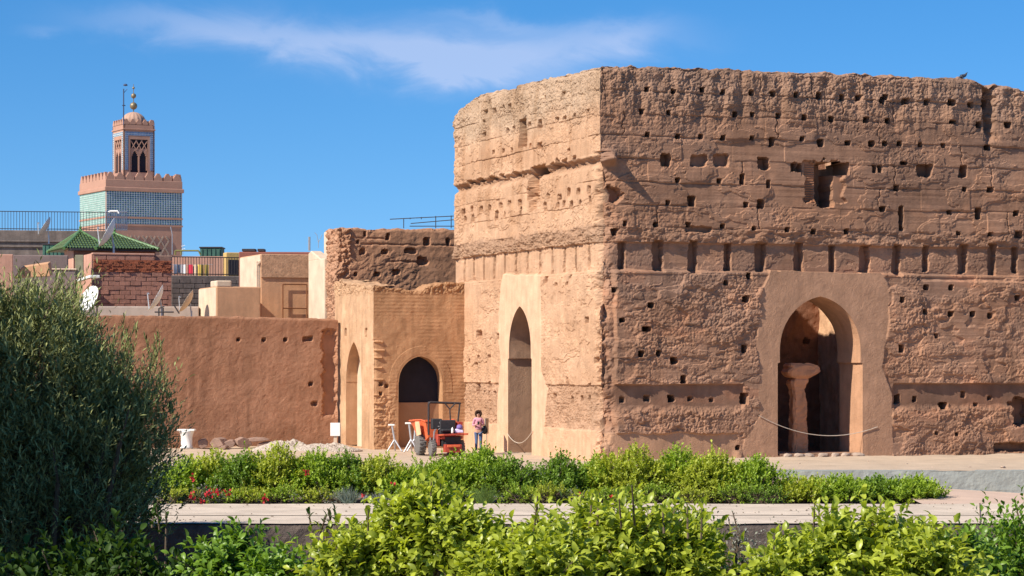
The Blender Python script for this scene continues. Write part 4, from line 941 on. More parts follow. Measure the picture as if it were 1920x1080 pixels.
hip(fx(176), fx(294), -.55, 5.0, zt+.01, fx(229), Z_at(438, 145), gh)
MB().box((gh['_w']/2, .0, zt-.06), (gh['_w']+.5, .9, .12)).build('eave', M_IRON, gh)
# grey terrace building with railing on the far left
gt = house('grey_terrace_house', 'long dark grey terrace house below the railing at the left edge', None, -40, 208, 431, 165, M_GREYH, depth=8)
for y in (452, 462): a = local_px(gt, 0, y); MB().box((gt['_w']/2, -.05, a[1]), (gt['_w'], .12, .10)).build('string_course', M_GREYH, gt, bevel=.02)
z_ = gt['_z']
railing('long thin iron railing on the dark grey terrace, left of the minaret', [at(gt, 0, .1, z_), at(gt, gt['_w']-.1, .1, z_)], 1.25, .19, M_IRON)
railing('pale dense railing end piece turning away in front of the minaret', [P(198, 433, 162), P(238, 433, 163)], 1.25, .14, M_GALV, r=.03)
poles('white bent pipe end above the pale railing', [[(204, 398), (206, 396), (221, 396), (223, 400)]], 161.5, M_WHITE, 'bent_pipe', 'pipe', .06)
house('small_pink_house', 'pink roof wall at the far left edge, above the olive bush', None, -60, 25, 476, 120, M_PINKP, depth=4)
house('grey_roof_wall', 'flat grey-brown roof wall left of the green roofs', None, 24, 128, 478, 135, mat('dull_render', (.22, .16, .14), .92, .2, 2, .3, 8), 'wall', depth=4)
house('low_grey_roof', 'low purplish grey roof wall with a pale coping below the green roofs', None, 72, 142, 506, 127, mat('dull_render2', (.24, .18, .16), .92, .2, 2, .3, 8), 'wall', depth=2, coping=.08, cm=M_CREAM)
o = MB().prism([(-.9, 0, 0), (.9, 0, .1), (.8, 0, .75), (-.5, 0, .55)], (0, .6, .1)).build('awning', M_OCHRE, None, bevel=.03); o.location = P(60, 522, 121); tag(o, 'small ochre awning on the roofs at the left, above the olive bush', 'awning')
# pilaster gate / shutter left of the brick house
o = MB().box((0, 0, 0), (.42, .1, 1.15)).build('grey_shutter', mat('khaki_metal', (.22, .20, .13), .7, .2, 4, 0), None, bevel=.02); o.location = P(149, 499, 127.5); tag(o, 'khaki metal shutter between the pink annex and the green roof house', 'shutter')

# satellite dishes
def dish(label, px, py, Y, rpx, nrm, arm=True, m=M_WHITE):
    c = P(px, py, Y); r = rpx*Y/F; n = Vector(nrm).normalized(); t = thing('satellite_dish', label, 'satellite dish', c, 0, 'satellite dishes on the roofs')
    q = n.to_track_quat('Z', 'Y').to_matrix().to_4x4(); prof = [(r*k/6, .30*r*(k/6)**2) for k in range(7)]
    mb = MB(); mb.lathe((0, 0, 0), [(.01, 0)]+prof[1:]+[(r*1.02, .31*r), (r*.98, .27*r)]+[(a, b-.05*r) for a, b in prof[1:-1]][::-1]+[(.01, -.05*r)], 28, M=q); mb.build('reflector', m, t, smooth=True)
    f = q @ Vector((0, 0, .95*r)); e = q @ Vector((0, -r*.95, .28*r)); e2 = q @ Vector((0, r*.95, .28*r))
    low = e if e.z < e2.z else e2
    MB().pipe([low, f], .025*r+.01, 6).build('feed_arm', M_GALV, t)
    MB().tube(f, f+n*-.14*r, .07*r, .05*r, 8).build('receiver', M_GALV, t)
    MB().tube(n*-.08*r, n*-.2*r-Vector((0, 0, r*.9)), .04*r+.01).tube(n*-.2*r-Vector((0, 0, r*.5)), n*-.2*r-Vector((0, 0, r*1.35)), .05*r+.01).build('mast', M_GALV, t)
    return t
dish('large round white satellite dish seen nearly face on, beside the olive bush', 172, 563, 111, 26, (-.62, -.62, .42))
dish('big pale dish seen edge on in front of the green roofs', 208, 440, 139, 30, (-.86, -.10, .47))
dish('tilted dish seen edge on at the foot of the brick wall', 299, 562, 112, 27, (-.86, -.12, .48))
dish('thin tilted dish leaning left of the ochre annex', 355, 568, 112, 24, (-.85, -.04, .52), m=M_CREAM)
dish('small dark-armed dish on the grey terrace left of the green roofs', 88, 428, 163, 21, (-.84, -.08, .53), m=M_GALV)
# low grey table slab / pipes by the brick wall
poles('low dark pipe rack on the parapet under the tilted dishes', [[(290, 585), (326, 585)], [(298, 594), (298, 578), (308, 574)], [(306, 592), (306, 577)], [(326, 572), (336, 588)], [(182, 592), (182, 574)], [(180, 575), (185, 575)]], 111.5, M_IRON, 'pipe_rack', 'rack', .035)

# ------------------------------------------------------------------ minaret
MA = math.radians(28.3); MY = 260.0
MC, MR, MD, mw, md = house_frame(149.5, 198.5, 340, MY, MA)
mt = thing('minaret', 'square pink minaret with tiled bands, stepped battlements and a domed lantern', 'minaret', (MC[0], MC[1], 0), MA)
W_ = (mw+md)/2 if abs(mw-md) < 3 else mw
def mzz(py): return Z_at(py, MY+.3)
def mx_(px): return float(Face(MC, MR).sz(px, 400)[0])
M_TILEW = mat('tile_ground', (.50, .55, .50), .35, .15, 1, 0, spec=.5); M_TEAL = mat('teal_tile', (.02, .10, .12), .3, .3, 2, 0, spec=.5); M_BLUE = mat('blue_tile', (.04, .09, .22), .3, .3, 2, 0, spec=.5)
M_TGREEN = mat('green_tile', (.20, .36, .27), .3, .3, 2, 0, spec=.5)
MB().box((W_/2, W_/2, (mzz(340)-1)/2), (W_, W_, mzz(340)+1)).build('shaft', M_MINAR, mt, bevel=.03)
MB().box((W_/2, W_/2, mzz(354)), (W_+.36, W_+.36, .42)).build('cornice', M_MINAR, mt, bevel=.05)
MB().box((W_/2, W_/2, (mzz(336)+mzz(352))/2), (W_+.08, W_+.08, mzz(336)-mzz(352))).build('parapet', M_MINAR, mt, bevel=.03)
MB().box((W_/2, W_/2, mzz(407)), (W_+.16, W_+.16, .16)).build('string_course', M_MINAR, mt); MB().box((W_/2, W_/2, mzz(421)), (W_+.16, W_+.16, .16)).build('string_course', M_MINAR, mt)
def faces(w, x0=0, y0=0):
    """four faces of a square: origin, along"""
    c = Vector((x0, y0, 0)); return [(c, Vector((1, 0, 0)), Vector((0, -1, 0))), (c+Vector((w, 0, 0)), Vector((0, 1, 0)), Vector((1, 0, 0))), (c+Vector((w, w, 0)), Vector((-1, 0, 0)), Vector((0, 1, 0))), (c+Vector((0, w, 0)), Vector((0, -1, 0)), Vector((-1, 0, 0)))]
def fbox(mb, f, a0, a1, z0, z1, t0, t1):
    o, al, n = f; p = [o+al*a0+n*t0, o+al*a1+n*t0, o+al*a1+n*t1, o+al*a0+n*t1]
    mb.add([Vector((q.x, q.y, z0)) for q in p]+[Vector((q.x, q.y, z1)) for q in p], [(3, 2, 1, 0), (4, 5, 6, 7), (0, 1, 5, 4), (1, 2, 6, 5), (2, 3, 7, 6), (3, 0, 4, 7)])
def merlons(w, x0, y0, zb, h, n, m, t, th=.32):
    first = None; st = w/n
    steps = [(.46, 0, .42), (.36, .42, .62), (.26, .62, .82), (.16, .82, 1.0)]
    mb = MB()
    for hw, a, b in steps: mb.box((0, 0, (a+b)/2*h), (hw*2*st*.92, th, (b-a)*h+.002))
    proto = mb.build('merlon', m, t); first = True
    for f in faces(w, x0, y0):
        for k in range(n):
            p = f[0]+f[1]*(st*(k+.5))-f[2]*(th/2); a = math.atan2(f[1].y, f[1].x)
            if first: o = proto; first = False
            else: o = proto.copy(); COL.objects.link(o); o.parent = t
            o.location = (p.x, p.y, zb); o.rotation_euler = (0, 0, a)
merlons(W_, 0, 0, mzz(336), mzz(322)-mzz(336), 8, M_MINAR, mt)
def tile_band(w, x0, y0, z0, z1, nc, nr, t, front_mat):
    for q, f in enumerate(faces(w, x0, y0)):
        mb = MB(); fbox(mb, f, .06, w-.06, z0, z1, .0, .03); mb.build('tile_panel', M_TILEW if q != 3 else M_TILEW, t)
        mb = MB(); mg = MB(); cw_ = (w-.12)/nc; ch = (z1-z0)/nr
        for i in range(nc):
            for j in range(nr):
                a = .06+cw_*(i+.5); z = z0+ch*(j+.5); o, al, n = f; r1, r2 = cw_*.47, ch*.47
                c = o+al*a+n*.045; mb_ = mb if (i+j) % 2 else mg
                v = [c-al*r1, c-Vector((0, 0, r2)), c+al*r1, c+Vector((0, 0, r2))]
                v = [Vector((p.x, p.y, p.z+z)) for p in v]; mb_.add(v, [(0, 1, 2, 3)]) if False else mb_.add(v+[p-n*.03 for p in v], [(0, 1, 2, 3), (0, 1, 5, 4), (1, 2, 6, 5), (2, 3, 7, 6), (3, 0, 4, 7)])
        mb.build('tiles', M_TEAL if q == 0 else front_mat, t, kind='stuff'); mg.build('tiles', M_BLUE if q == 0 else front_mat, t, kind='stuff')
tile_band(W_, 0, 0, mzz(405), mzz(357.5), 30, 12, mt, M_TGREEN)
tile_band(W_, 0, 0, mzz(419), mzz(409), 30, 3, mt, M_TGREEN)
def lattice(f, a0, a1, z0, z1, n, t, m, r=.07, dep=.05):
    """net of crossing raised ribs over a panel"""
    o, al, nn = f; mb = MB(); w = a1-a0; h = z1-z0; st = w/n
    def pt(a, z, d=dep): q = o+al*a+nn*d; return Vector((q.x, q.y, z))
    k = -int(h/st)-1
    while k < n:
        for sgn in (1, -1):
            A0 = a0+k*st if sgn == 1 else a1-k*st; p = []
            lo, hi = 0.0, h*.62
            # clip the slanting rib to the panel: a = A0 + sgn*u*st/.. , z = z0 + u
            rate = .62
            u0, u1 = 0.0, h
            ends = sorted([(a0-A0)/(sgn*rate), (a1-A0)/(sgn*rate)]); u0 = max(u0, ends[0]); u1 = min(u1, ends[1])
            if u1-u0 > .1: mb.tube(pt(A0+sgn*rate*u0, z0+u0), pt(A0+sgn*rate*u1, z0+u1), r, r, 4)
        k += 1
    return mb.build('lattice_relief', m, t, kind='stuff')
F4 = faces(W_)
for q in (0, 3):
    a0, a1 = W_*.30, W_*.82; mb = MB(); fbox(mb, F4[q], a0-.15, a1+.15, 4, mzz(438), .0, .03); mb.build('panel', M_MINAR, mt)
    lattice(F4[q], a0, a1, mzz(500), mzz(441), 5, mt, mat('grey_relief', (.30, .22, .17), .9, .1, 2, 0), .11)
# lantern
lx0 = mx_(204+27*1.0); 
lw_ = float(Face(MC+MD*2.6, MR).sz(290, 300)[0]-Face(MC+MD*2.6, MR).sz(231.5, 300)[0]); lo = float(Face(MC+MD*2.6, MR).sz(231.5, 300)[0])
ln = W_*.0+3.55 if lw_ < 3 or lw_ > 4.5 else lw_; ly = 2.6; z0 = mzz(336)-.3; z1 = Z_at(232, MY+3)
MB().box((lo+ln/2, ly+ln/2, (z0+z1)/2-.15), (ln-.36, ln-.36, z1-z0)).build('lantern_core', M_DARKV, mt)  # near-black core paints the shade behind the lantern openings
FL4 = faces(ln, lo, ly)
def lz(py): return Z_at(py, MY+3.5)
mb = MB(); 
for f in FL4:
    fbox(mb, f, 0, .22*ln, z0, z1, -.2, 0); fbox(mb, f, .78*ln, ln, z0, z1, -.2, 0); fbox(mb, f, .22*ln, .78*ln, lz(260), z1, -.2, 0); fbox(mb, f, .22*ln, .78*ln, z0, lz(322), -.2, 0)
mb.build('lantern_walls', M_MINAR, mt)
MB().box((lo+ln/2, ly+ln/2, (lz(252)+lz(222))/2-.2), (ln-.05, ln-.05, .8)).build('lantern_band', M_MINAR, mt)
MB().box((lo+ln/2, ly+ln/2, lz(241)), (ln+.16, ln+.16, .14)).build('cornice', M_MINAR, mt, bevel=.02)
merlons(ln, lo, ly, lz(232), lz(222)-lz(232), 5, M_MINAR, mt, .22)
for q in (0, 3):
    f = FL4[q]; o, al, n = f
    for (a0, a1, zz0, zz1) in ((.05, .15, lz(318), lz(246)), (.85, .95, lz(318), lz(246)), (.15, .85, lz(253), lz(246))):
        mb = MB(); fbox(mb, f, a0*ln, a1*ln, zz0, zz1, 0, .02); mb.build('tile_frame', M_TILEW if q else mat('bluish_tile', (.26, .33, .42), .4, .2, 2, 0), mt)
        mb = MB(); w_ = (a1-a0)*ln; h_ = zz1-zz0; nc = max(1, round(w_/.17)); nr = max(1, round(h_/.2))
        for i in range(nc):
            for j in range(nr):
                c = o+al*(a0*ln+w_*(i+.5)/nc)+n*.03; z = zz0+h_*(j+.5)/nr; r1, r2 = w_/nc*.36, h_/nr*.36
                v = [c-al*r1, c-Vector((0, 0, r2)), c+al*r1, c+Vector((0, 0, r2))]; v = [Vector((p.x, p.y, p.z+z)) for p in v]; mb.add(v+[p-n*.03 for p in v], [(0, 1, 2, 3), (0, 1, 5, 4), (1, 2, 6, 5), (2, 3, 7, 6), (3, 0, 4, 7)])
        mb.build('tiles', M_BLUE, mt, kind='stuff')
for f in FL4:
    o, al, n = f
    # pierced net over twin arches: spandrel plate with two arch cut-outs made of slices
    mb = MB(); a0, a1 = .24*ln, .76*ln; zt_, zs_ = lz(282), lz(296); half = (a1-a0)/2
    for k in range(2):
        c0 = a0+half*k; lo_, hi_ = c0+.08*half, c0+.92*half
        for i in range(10):
            x0_ = c0+half*i/10; x1_ = c0+half*(i+1)/10; xm = ((x0_+x1_)/2-c0)/half*2-1
            top = zs_+(lz(281)-zs_)*max(0, 1-abs(xm/.82))**.55 if abs(xm) < .82 else lz(318)
            fbox(mb, f, x0_, x1_, top, lz(277), -.14, -.06)
    fbox(mb, f, a0+half*.92, a0+half*1.08, z0, lz(290), -.12, -.03); mb.build('twin_arch', M_MINAR, mt)
    lattice((o, al, n), .24*ln, .76*ln, lz(280), lz(261), 3, mt, M_MINAR, .065, -.08)
# ribbed dome and gilded balls
prof = [(1.28, 0), (1.30, .25), (1.24, .6), (1.08, .95), (.82, 1.22), (.5, 1.4), (.2, 1.48), (.02, 1.5)]
vs = []; n = 64
for r, z in prof:
    for k in range(n): t_ = 2*math.pi*k/n; rr = r*(1+.035*math.cos(16*t_)); vs.append((lo+ln/2+rr*math.cos(t_), ly+ln/2+rr*math.sin(t_), lz(230)-.05+z*.95))
Q = [(j*n+k, j*n+(k+1) % n, (j+1)*n+(k+1) % n, (j+1)*n+k) for j in range(len(prof)-1) for k in range(n)]
np_mesh('dome', vs, Q, mat('dome_plaster', (.45, .28, .20), .85, .1, 2, 0), mt, True)
cz = lambda py: Z_at(py, MY+4.5); cx_, cy_ = lo+ln/2, ly+ln/2
MB().tube((cx_, cy_, cz(214)), (cx_, cy_, cz(155)), .06, .03, 8).build('finial_rod', M_GOLD, mt)
for py, r in ((196, .40), (177, .28), (162, .14)):
    MB().lathe((cx_, cy_, cz(py)), [(max(.01, r*math.sin(a)), -r*math.cos(a)) for a in np.linspace(0, math.pi, 9)], 16).build('finial_ball', M_GOLD, mt, smooth=True)
mb = MB(); fx_, fy_ = lo+.05, ly+.1; mb.tube((fx_, fy_, cz(236)), (fx_, fy_, cz(168)), .07, .06, 6); mb.tube((fx_, fy_, cz(176)), (fx_+.4, fy_, cz(168)), .03, .03, 5); mb.tube((fx_-.15, fy_, cz(199)), (fx_+.2, fy_, cz(199)), .05, .05, 5)
mb.lathe((fx_+.2, fy_, cz(161)), [(.01, -.1), (.22, -.06), (.25, .0), (.2, .1), (.01, .16)], 8); mb.build('flag_mast', mat('blue_iron', (.06, .08, .14), .6, .1, 4, 0), mt)

# ------------------------------------------------------------------ vegetation
def leaf_shape(kind):
    """unit leaf along +x, up +z: vertices and quads"""
    if kind == 'broad': xs = [0, .18, .5, .8, 1.0]; ws = [.02, .20, .27, .17, .01]; zs = [0, .05, .08, .03, -.05]
    elif kind == 'small': xs = [0, .5, 1.0]; ws = [.03, .30, .02]; zs = [0, .05, 0]
    else: xs = [0, .5, 1.0]; ws = [.02, .10, .01]; zs = [0, .03, .0]
    V = []
    for x, w, z in zip(xs, ws, zs): V += [(x, -w, z+w*.35), (x, 0, z), (x, w, z+w*.35)]
    Q = []
    for k in range(len(xs)-1):
        a = 3*k; Q += [(a, a+3, a+4, a+1), (a+1, a+4, a+5, a+2)]
    return np.array(V), np.array(Q)
LS = {k: leaf_shape(k) for k in ('broad', 'small', 'narrow')}
def frames(d, up):
    d = d/np.linalg.norm(d, axis=1, keepdims=True); s = np.cross(up, d); s /= np.linalg.norm(s, axis=1, keepdims=True)+1e-9; n = np.cross(d, s); return d, s, n
def leaves_mesh(name, P_, D_, N_, L_, kind, m, parent, tintv, stuff=True, hue=0.0):
    V0, Q0 = LS[kind]; d, s, n = frames(D_, N_); nv = len(V0)
    V = (P_[:, None]+(d[:, None]*V0[None, :, 0:1]+s[:, None]*V0[None, :, 1:2]+n[:, None]*V0[None, :, 2:3])*L_[:, None, None]).reshape(-1, 3)
    Q = (Q0[None]+(np.arange(len(P_))*nv)[:, None, None]).reshape(-1, 4)
    t = np.zeros((len(V), 3), np.float32); t[:, 0] = np.repeat(tintv, nv)
    o = np_mesh(name, V, Q, m, parent, True, False, t)
    if stuff: o['kind'] = 'stuff'
    return o
def shoots(R, blobs, n, length, per, droop=.0, upb=.8, inner=.55, spread=.5, lean=(0, 0, 0)):
    """leaf positions and directions on shoots that leave a union of ellipsoids (cx,cy,cz,rx,ry,rz)"""
    b = np.array(blobs, float); vol = (b[:, 3]*b[:, 5]+b[:, 4]*b[:, 5]); pick = R.choice(len(b), n, p=vol/vol.sum()); bb = b[pick]
    u = R.normal(size=(n, 3)); u /= np.linalg.norm(u, axis=1, keepdims=True); u[:, 2] = np.where(u[:, 2] < -.55, -u[:, 2], u[:, 2])
    rr = inner+(1-inner)*R.random((n, 1))**.6
    # uneven outline
    wob = 1+.18*np.sin(u[:, 0:1]*6+pick[:, None])+.15*np.sin(u[:, 2:3]*9+pick[:, None]*2)*np.cos(u[:, 1:2]*5)+.09*R.normal(size=(n, 1))
    p = bb[:, :3]+u*bb[:, 3:6]*rr*wob
    d = u*.7+np.array([0, 0, upb])+R.normal(size=(n, 3))*spread+np.array(lean); d /= np.linalg.norm(d, axis=1, keepdims=True)
    L = length*(.5+R.random(n))*(.6+.6*rr[:, 0])
    k = np.arange(per)/per; ph = R.random(n)*6.28
    t = (k[None]+.5/per)*L[:, None]; ang = ph[:, None]+k[None]*per*2.4
    a = np.cross(d, np.array([.3, .2, 1.0])); a /= np.linalg.norm(a, axis=1, keepdims=True)+1e-9; c = np.cross(d, a)
    rad = a[:, None]*np.cos(ang)[..., None]+c[:, None]*np.sin(ang)[..., None]
    pos = p[:, None]+d[:, None]*t[..., None]; open_ = (1.1-.75*k)[None, :, None]
    dr = d[:, None]*.7+rad*open_+R.normal(size=(n, per, 3))*.15; dr[..., 2] -= droop
    nrm = d[:, None]*.9+np.array([0, 0, .7])+R.normal(size=(n, per, 3))*.35-rad*.2
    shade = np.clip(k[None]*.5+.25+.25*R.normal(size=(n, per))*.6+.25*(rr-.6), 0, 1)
    return p, d, L, pos.reshape(-1, 3), dr.reshape(-1, 3), nrm.reshape(-1, 3), shade.ravel()
def stems(name, base, p, d, L, m, parent, r=.012, nmax=60, R=None):
    mb = MB(); st = max(1, len(p)//nmax)
    for k in range(0, len(p), st):
        b = Vector(base)+Vector((R.normal()*.12, R.normal()*.12, 0)); q = Vector(p[k]); e = q+Vector(d[k])*L[k]
        mid = b.lerp(q, .5)+Vector((0, 0, .1)); mb.tube(b, mid, r*1.8, r*1.2, 5, False); mb.tube(mid, q, r*1.2, r, 5, False); mb.tube(q, e, r*.7, r*.3, 4, False)
    return mb.build(name, m, parent)
M_STEM = mat('bark', (.12, .085, .055), .9, .2, 10, .2, 40)
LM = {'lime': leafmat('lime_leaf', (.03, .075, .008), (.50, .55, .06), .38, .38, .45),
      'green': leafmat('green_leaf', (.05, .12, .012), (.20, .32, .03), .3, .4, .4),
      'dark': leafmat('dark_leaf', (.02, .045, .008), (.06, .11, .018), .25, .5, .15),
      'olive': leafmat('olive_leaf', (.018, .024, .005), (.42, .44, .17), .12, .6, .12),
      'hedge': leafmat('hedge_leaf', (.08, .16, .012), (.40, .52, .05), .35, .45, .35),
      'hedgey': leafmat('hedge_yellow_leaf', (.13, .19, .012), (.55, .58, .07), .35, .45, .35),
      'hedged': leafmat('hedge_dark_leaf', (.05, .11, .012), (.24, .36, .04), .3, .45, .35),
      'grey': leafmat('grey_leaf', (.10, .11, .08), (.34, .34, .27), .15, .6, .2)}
def shrub(name, label, cat, base, blobs, n, length, per, ll, kind, m, group=None, seed=0, parts=0, stemr=.015, ground=None, **kw):
    R = np.random.default_rng(seed+100); base = Vector(base)
    t = thing(name, label, cat, base, 0, group)
    bl = [(b[0]-base.x, b[1]-base.y, b[2]-base.z, b[3], b[4], b[5]) for b in blobs]
    p, d, L, P_, D_, N_, sh = shoots(R, bl, n, length, per, **kw)
    ok = P_[:, 2] > .02; P_, D_, N_, sh = P_[ok], D_[ok], N_[ok], sh[ok]
    LL = ll*(.65+.6*R.random(len(P_)))
    if parts:
        # the leaves nearest the viewer, high in the crown, are single objects
        w = P_+np.array(base); px = 960+w[:, 0]/w[:, 1]*F; py = HZ-(w[:, 2]-EYE)/w[:, 1]*F
        inview = (px > 0) & (px < 1920) & (py < 1085)
        score = -w[:, 1]*1.0+w[:, 2]*.9+.25*R.random(len(w))+np.where(inview, 0, -50); idx = np.argsort(-score)[:parts]; msk = np.ones(len(P_), bool); msk[idx] = False
        V0, Q0 = LS[kind]; dd, ss, nn = frames(D_, N_); protos = []
        for q in range(5):
            me = bpy.data.meshes.new('leaf'); me.from_pydata([tuple(v) for v in V0], [], [tuple(int(z) for z in f) for f in Q0]); me.materials.append(LM[m] if isinstance(m, str) else m)
            me.polygons.foreach_set('use_smooth', [True]*len(me.polygons))
            at_ = me.attributes.new('tint', 'FLOAT_COLOR', 'POINT'); at_.data.foreach_set('color', np.tile(np.array([.25+q*.16, .2, 0, 1], np.float32), len(V0))); protos.append(me)
        for i in idx:
            q = int(np.clip((sh[i]-.2)/.16, 0, 4)); o = bpy.data.objects.new('leaf', protos[q]); COL.objects.link(o); o.parent = t; s = LL[i]
            o.matrix_local = Matrix(((dd[i, 0]*s, ss[i, 0]*s, nn[i, 0]*s, P_[i, 0]), (dd[i, 1]*s, ss[i, 1]*s, nn[i, 1]*s, P_[i, 1]), (dd[i, 2]*s, ss[i, 2]*s, nn[i, 2]*s, P_[i, 2]), (0, 0, 0, 1)))
        P_, D_, N_, sh, LL = P_[msk], D_[msk], N_[msk], sh[msk], LL[msk]
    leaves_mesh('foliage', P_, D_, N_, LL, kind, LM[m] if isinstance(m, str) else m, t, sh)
    stems('stems', (0, 0, 0) if ground is None else (0, 0, ground), p, d, L, M_STEM, t, stemr, 60, R)
    return t
def blob(px, py, Y, rpx, rpy, ry=None):
    s = Y/F; return (X_at(px, Y), Y, Z_at(py, Y), rpx*s, (ry if ry else rpx*s), rpy*s)

# --- olive bush at the left, close to the viewer
OY = 20.0; gz0 = .9
ob = [blob(60, 760, OY, 165, 160, .9), blob(-70, 850, OY, 180, 250, 1.0), blob(165, 825, OY, 110, 135, .8), blob(100, 930, OY, 160, 150, 1.0), blob(250, 845, OY+.1, 62, 105, .5), blob(100, 660, OY, 55, 70, .4), blob(165, 755, OY, 60, 60, .4), blob(10, 650, OY, 65, 70, .4),
      blob(205, 950, OY, 55, 80, .5), blob(10, 1050, OY, 200, 120, .9)]
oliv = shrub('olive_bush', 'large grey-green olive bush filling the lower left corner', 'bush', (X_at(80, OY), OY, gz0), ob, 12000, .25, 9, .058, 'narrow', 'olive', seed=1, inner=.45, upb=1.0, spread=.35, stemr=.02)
shrub('olive_tree', 'tall olive tree out of view on the left that shades the olive bush', 'tree', (-7.4, 16.9, gz0), [(-7.4, 16.9, 4.6, 2.1, 2.1, 1.9), (-7.9, 17.2, 5.2, 1.8, 1.8, 1.2), (-7.2, 16.8, 2.6, 1.9, 1.9, 1.6)], 3000, .45, 9, .16, 'small', 'olive', seed=77, inner=.2, stemr=.05)
# long upright sprays on top of it
R = np.random.default_rng(5)
tp = []
for px, py, h in [(85, 590, 95), (128, 610, 125), (235, 690, 50), (60, 580, 60), (20, 570, 45), (240, 650, 60), (262, 665, 50), (290, 690, 60), (305, 740, 50), (325, 770, 30), (110, 590, 50), (5, 590, 50), (40, 600, 70), (228, 690, 70), (270, 720, 60)]:
    for q in range(3):
        tp.append((X_at(px+R.normal()*7, OY), OY+R.normal()*.25, Z_at(py+8, OY), (h+R.normal()*10)*OY/F))
tp = np.array(tp); n = len(tp); per = 26; Pn = []; Dn = []; Nn = []
for i in range(n):
    d = np.array([R.normal()*.10+.06, R.normal()*.12, 1.0]); d /= np.linalg.norm(d)
    for k in range(per):
        t_ = k/per; a = k*2.4+i; rad = np.array([math.cos(a), math.sin(a), 0]); Pn.append(tp[i, :3]+d*tp[i, 3]*t_+np.array([.02*math.sin(t_*3+i), 0, 0])); Dn.append(d*.8+rad*(.6-.3*t_)); Nn.append(-rad+d*.5)
o = leaves_mesh('upright_sprays', np.array(Pn)-np.array(oliv.location), np.array(Dn), np.array(Nn), .055*(.7+.5*R.random(len(Pn))), 'narrow', LM['olive'], oliv, np.clip(.55+.2*R.normal(size=len(Pn)), 0, 1))

# --- sunlit lemon-leaved shrubs in the foreground
FG = [('young leafy shrub with upright bright shoots, left end of the foreground greenery', 16.2, [(410, 1135, 28, 60), (450, 1115, 28, 60), (520, 1165, 60, 60), (570, 1175, 40, 50)], 'green', .06),
      ('tallest bright yellow-green shrub in front of the gate block and dumper', 15.6, [(690, 1110, 50, 60), (785, 1040, 42, 60), (640, 1125, 25, 50), (800, 1095, 130, 60), (850, 1070, 50, 55)], 'lime', .063),
      ('broad yellow-green shrub between the tall narrow doorway and the ruin corner', 15.2, [(935, 1105, 45, 50), (1000, 1140, 80, 60), (1050, 1105, 45, 55), (960, 1145, 110, 60)], 'lime', .063),
      ('bright shrub with lifted pale leaves below the corner of the ruin', 15.8, [(1120, 1055, 42, 50), (1190, 1072, 50, 55), (1270, 1070, 40, 50), (1310, 1110, 25, 50), (1200, 1120, 130, 60)], 'lime', .064),
      ('rounded yellow-green shrub in the lower right, below the large arch', 15.0, [(1480, 1135, 55, 55), (1560, 1100, 50, 60), (1650, 1090, 55, 60), (1740, 1125, 50, 55), (1620, 1140, 160, 50)], 'lime', .064),
      ('sparse shrub with three long pale leaves near the right edge', 16.5, [(1805, 1110, 28, 45), (1840, 1140, 30, 40)], 'green', .06)]
for k, (lab, Y, bs, m, ll) in enumerate(FG):
    bl = [blob(x, y-22, Y+.25*math.sin(i*2.3+k), rx, ry, rx*Y/F*.9) for i, (x, y, rx, ry) in enumerate(bs)]
    # crown continues down to the terrace
    xm = sum(b[0] for b in bs)/len(bs); wd = (max(b[0]+b[2] for b in bs)-min(b[0]-b[2] for b in bs))/2
    bl.append((X_at(xm, Y), Y+.1, 1.6, wd*Y/F*.8, .35, .45))
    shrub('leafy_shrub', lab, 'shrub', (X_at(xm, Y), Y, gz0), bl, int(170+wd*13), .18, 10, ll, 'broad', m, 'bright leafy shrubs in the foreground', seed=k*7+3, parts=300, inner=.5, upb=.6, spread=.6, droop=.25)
def tall_shoots(label, lst, Y, m, ll, base, seed, kind='broad', step=.028, group=None):
    R = np.random.default_rng(seed); b = Vector((X_at(base, Y), Y, gz0)); t = thing('young_shoots', label, 'shoots', b, 0, group); Pn = []; Dn = []; Nn = []; mb = MB()
    for (px, py0, py1) in lst:
        p0 = np.array(P(px, py0, Y)); p1 = np.array(P(px+R.normal()*6, py1, Y+R.normal()*.1)); L = np.linalg.norm(p1-p0); n = int(L/step)
        mb.tube(p0-np.array(b), p1-np.array(b), .008, .004, 5)
        for k in range(n):
            a = k*2.4+px; rad = np.array([math.cos(a), math.sin(a), .1]); f = k/n; Pn.append(p0+(p1-p0)*f-np.array(b)); Dn.append(rad*(1-.6*f)+np.array([0, 0, .5+.5*f])); Nn.append(np.array([0, 0, 1])-rad*.3+R.normal(size=3)*.2)
    n = len(Pn); Pn, Dn, Nn = np.array(Pn), np.array(Dn), np.array(Nn)
    mb.tube((0, 0, 0), Vector(p0)-b, .012, .008, 5)
    V0, Q0 = LS[kind]; me = bpy.data.meshes.new('leaf'); me.from_pydata([tuple(v) for v in V0], [], [tuple(int(z) for z in f) for f in Q0]); me.materials.append(LM[m]); me.polygons.foreach_set('use_smooth', [True]*len(me.polygons))
    at_ = me.attributes.new('tint', 'FLOAT_COLOR', 'POINT'); at_.data.foreach_set('color', np.tile(np.array([.55, .5, 0, 1], np.float32), len(V0)))
    dd, ss, nn = frames(Dn, Nn)
    for i in range(n):
        s = ll*(.7+.5*R.random()); o = bpy.data.objects.new('leaf', me); COL.objects.link(o); o.parent = t
        o.matrix_local = Matrix(((dd[i, 0]*s, ss[i, 0]*s, nn[i, 0]*s, Pn[i, 0]), (dd[i, 1]*s, ss[i, 1]*s, nn[i, 1]*s, Pn[i, 1]), (dd[i, 2]*s, ss[i, 2]*s, nn[i, 2]*s, Pn[i, 2]), (0, 0, 0, 1)))
    mb.build('stems', M_STEM, t); return t
tall_shoots('tall bright shoots rising above the walkway in front of the dumper', [(757, 985, 925), (780, 980, 908), (805, 985, 898), (832, 990, 905), (868, 1000, 930), (735, 1000, 945), (690, 1010, 955), (660, 1020, 975)], 15.5, 'lime', .075, 780, 31)
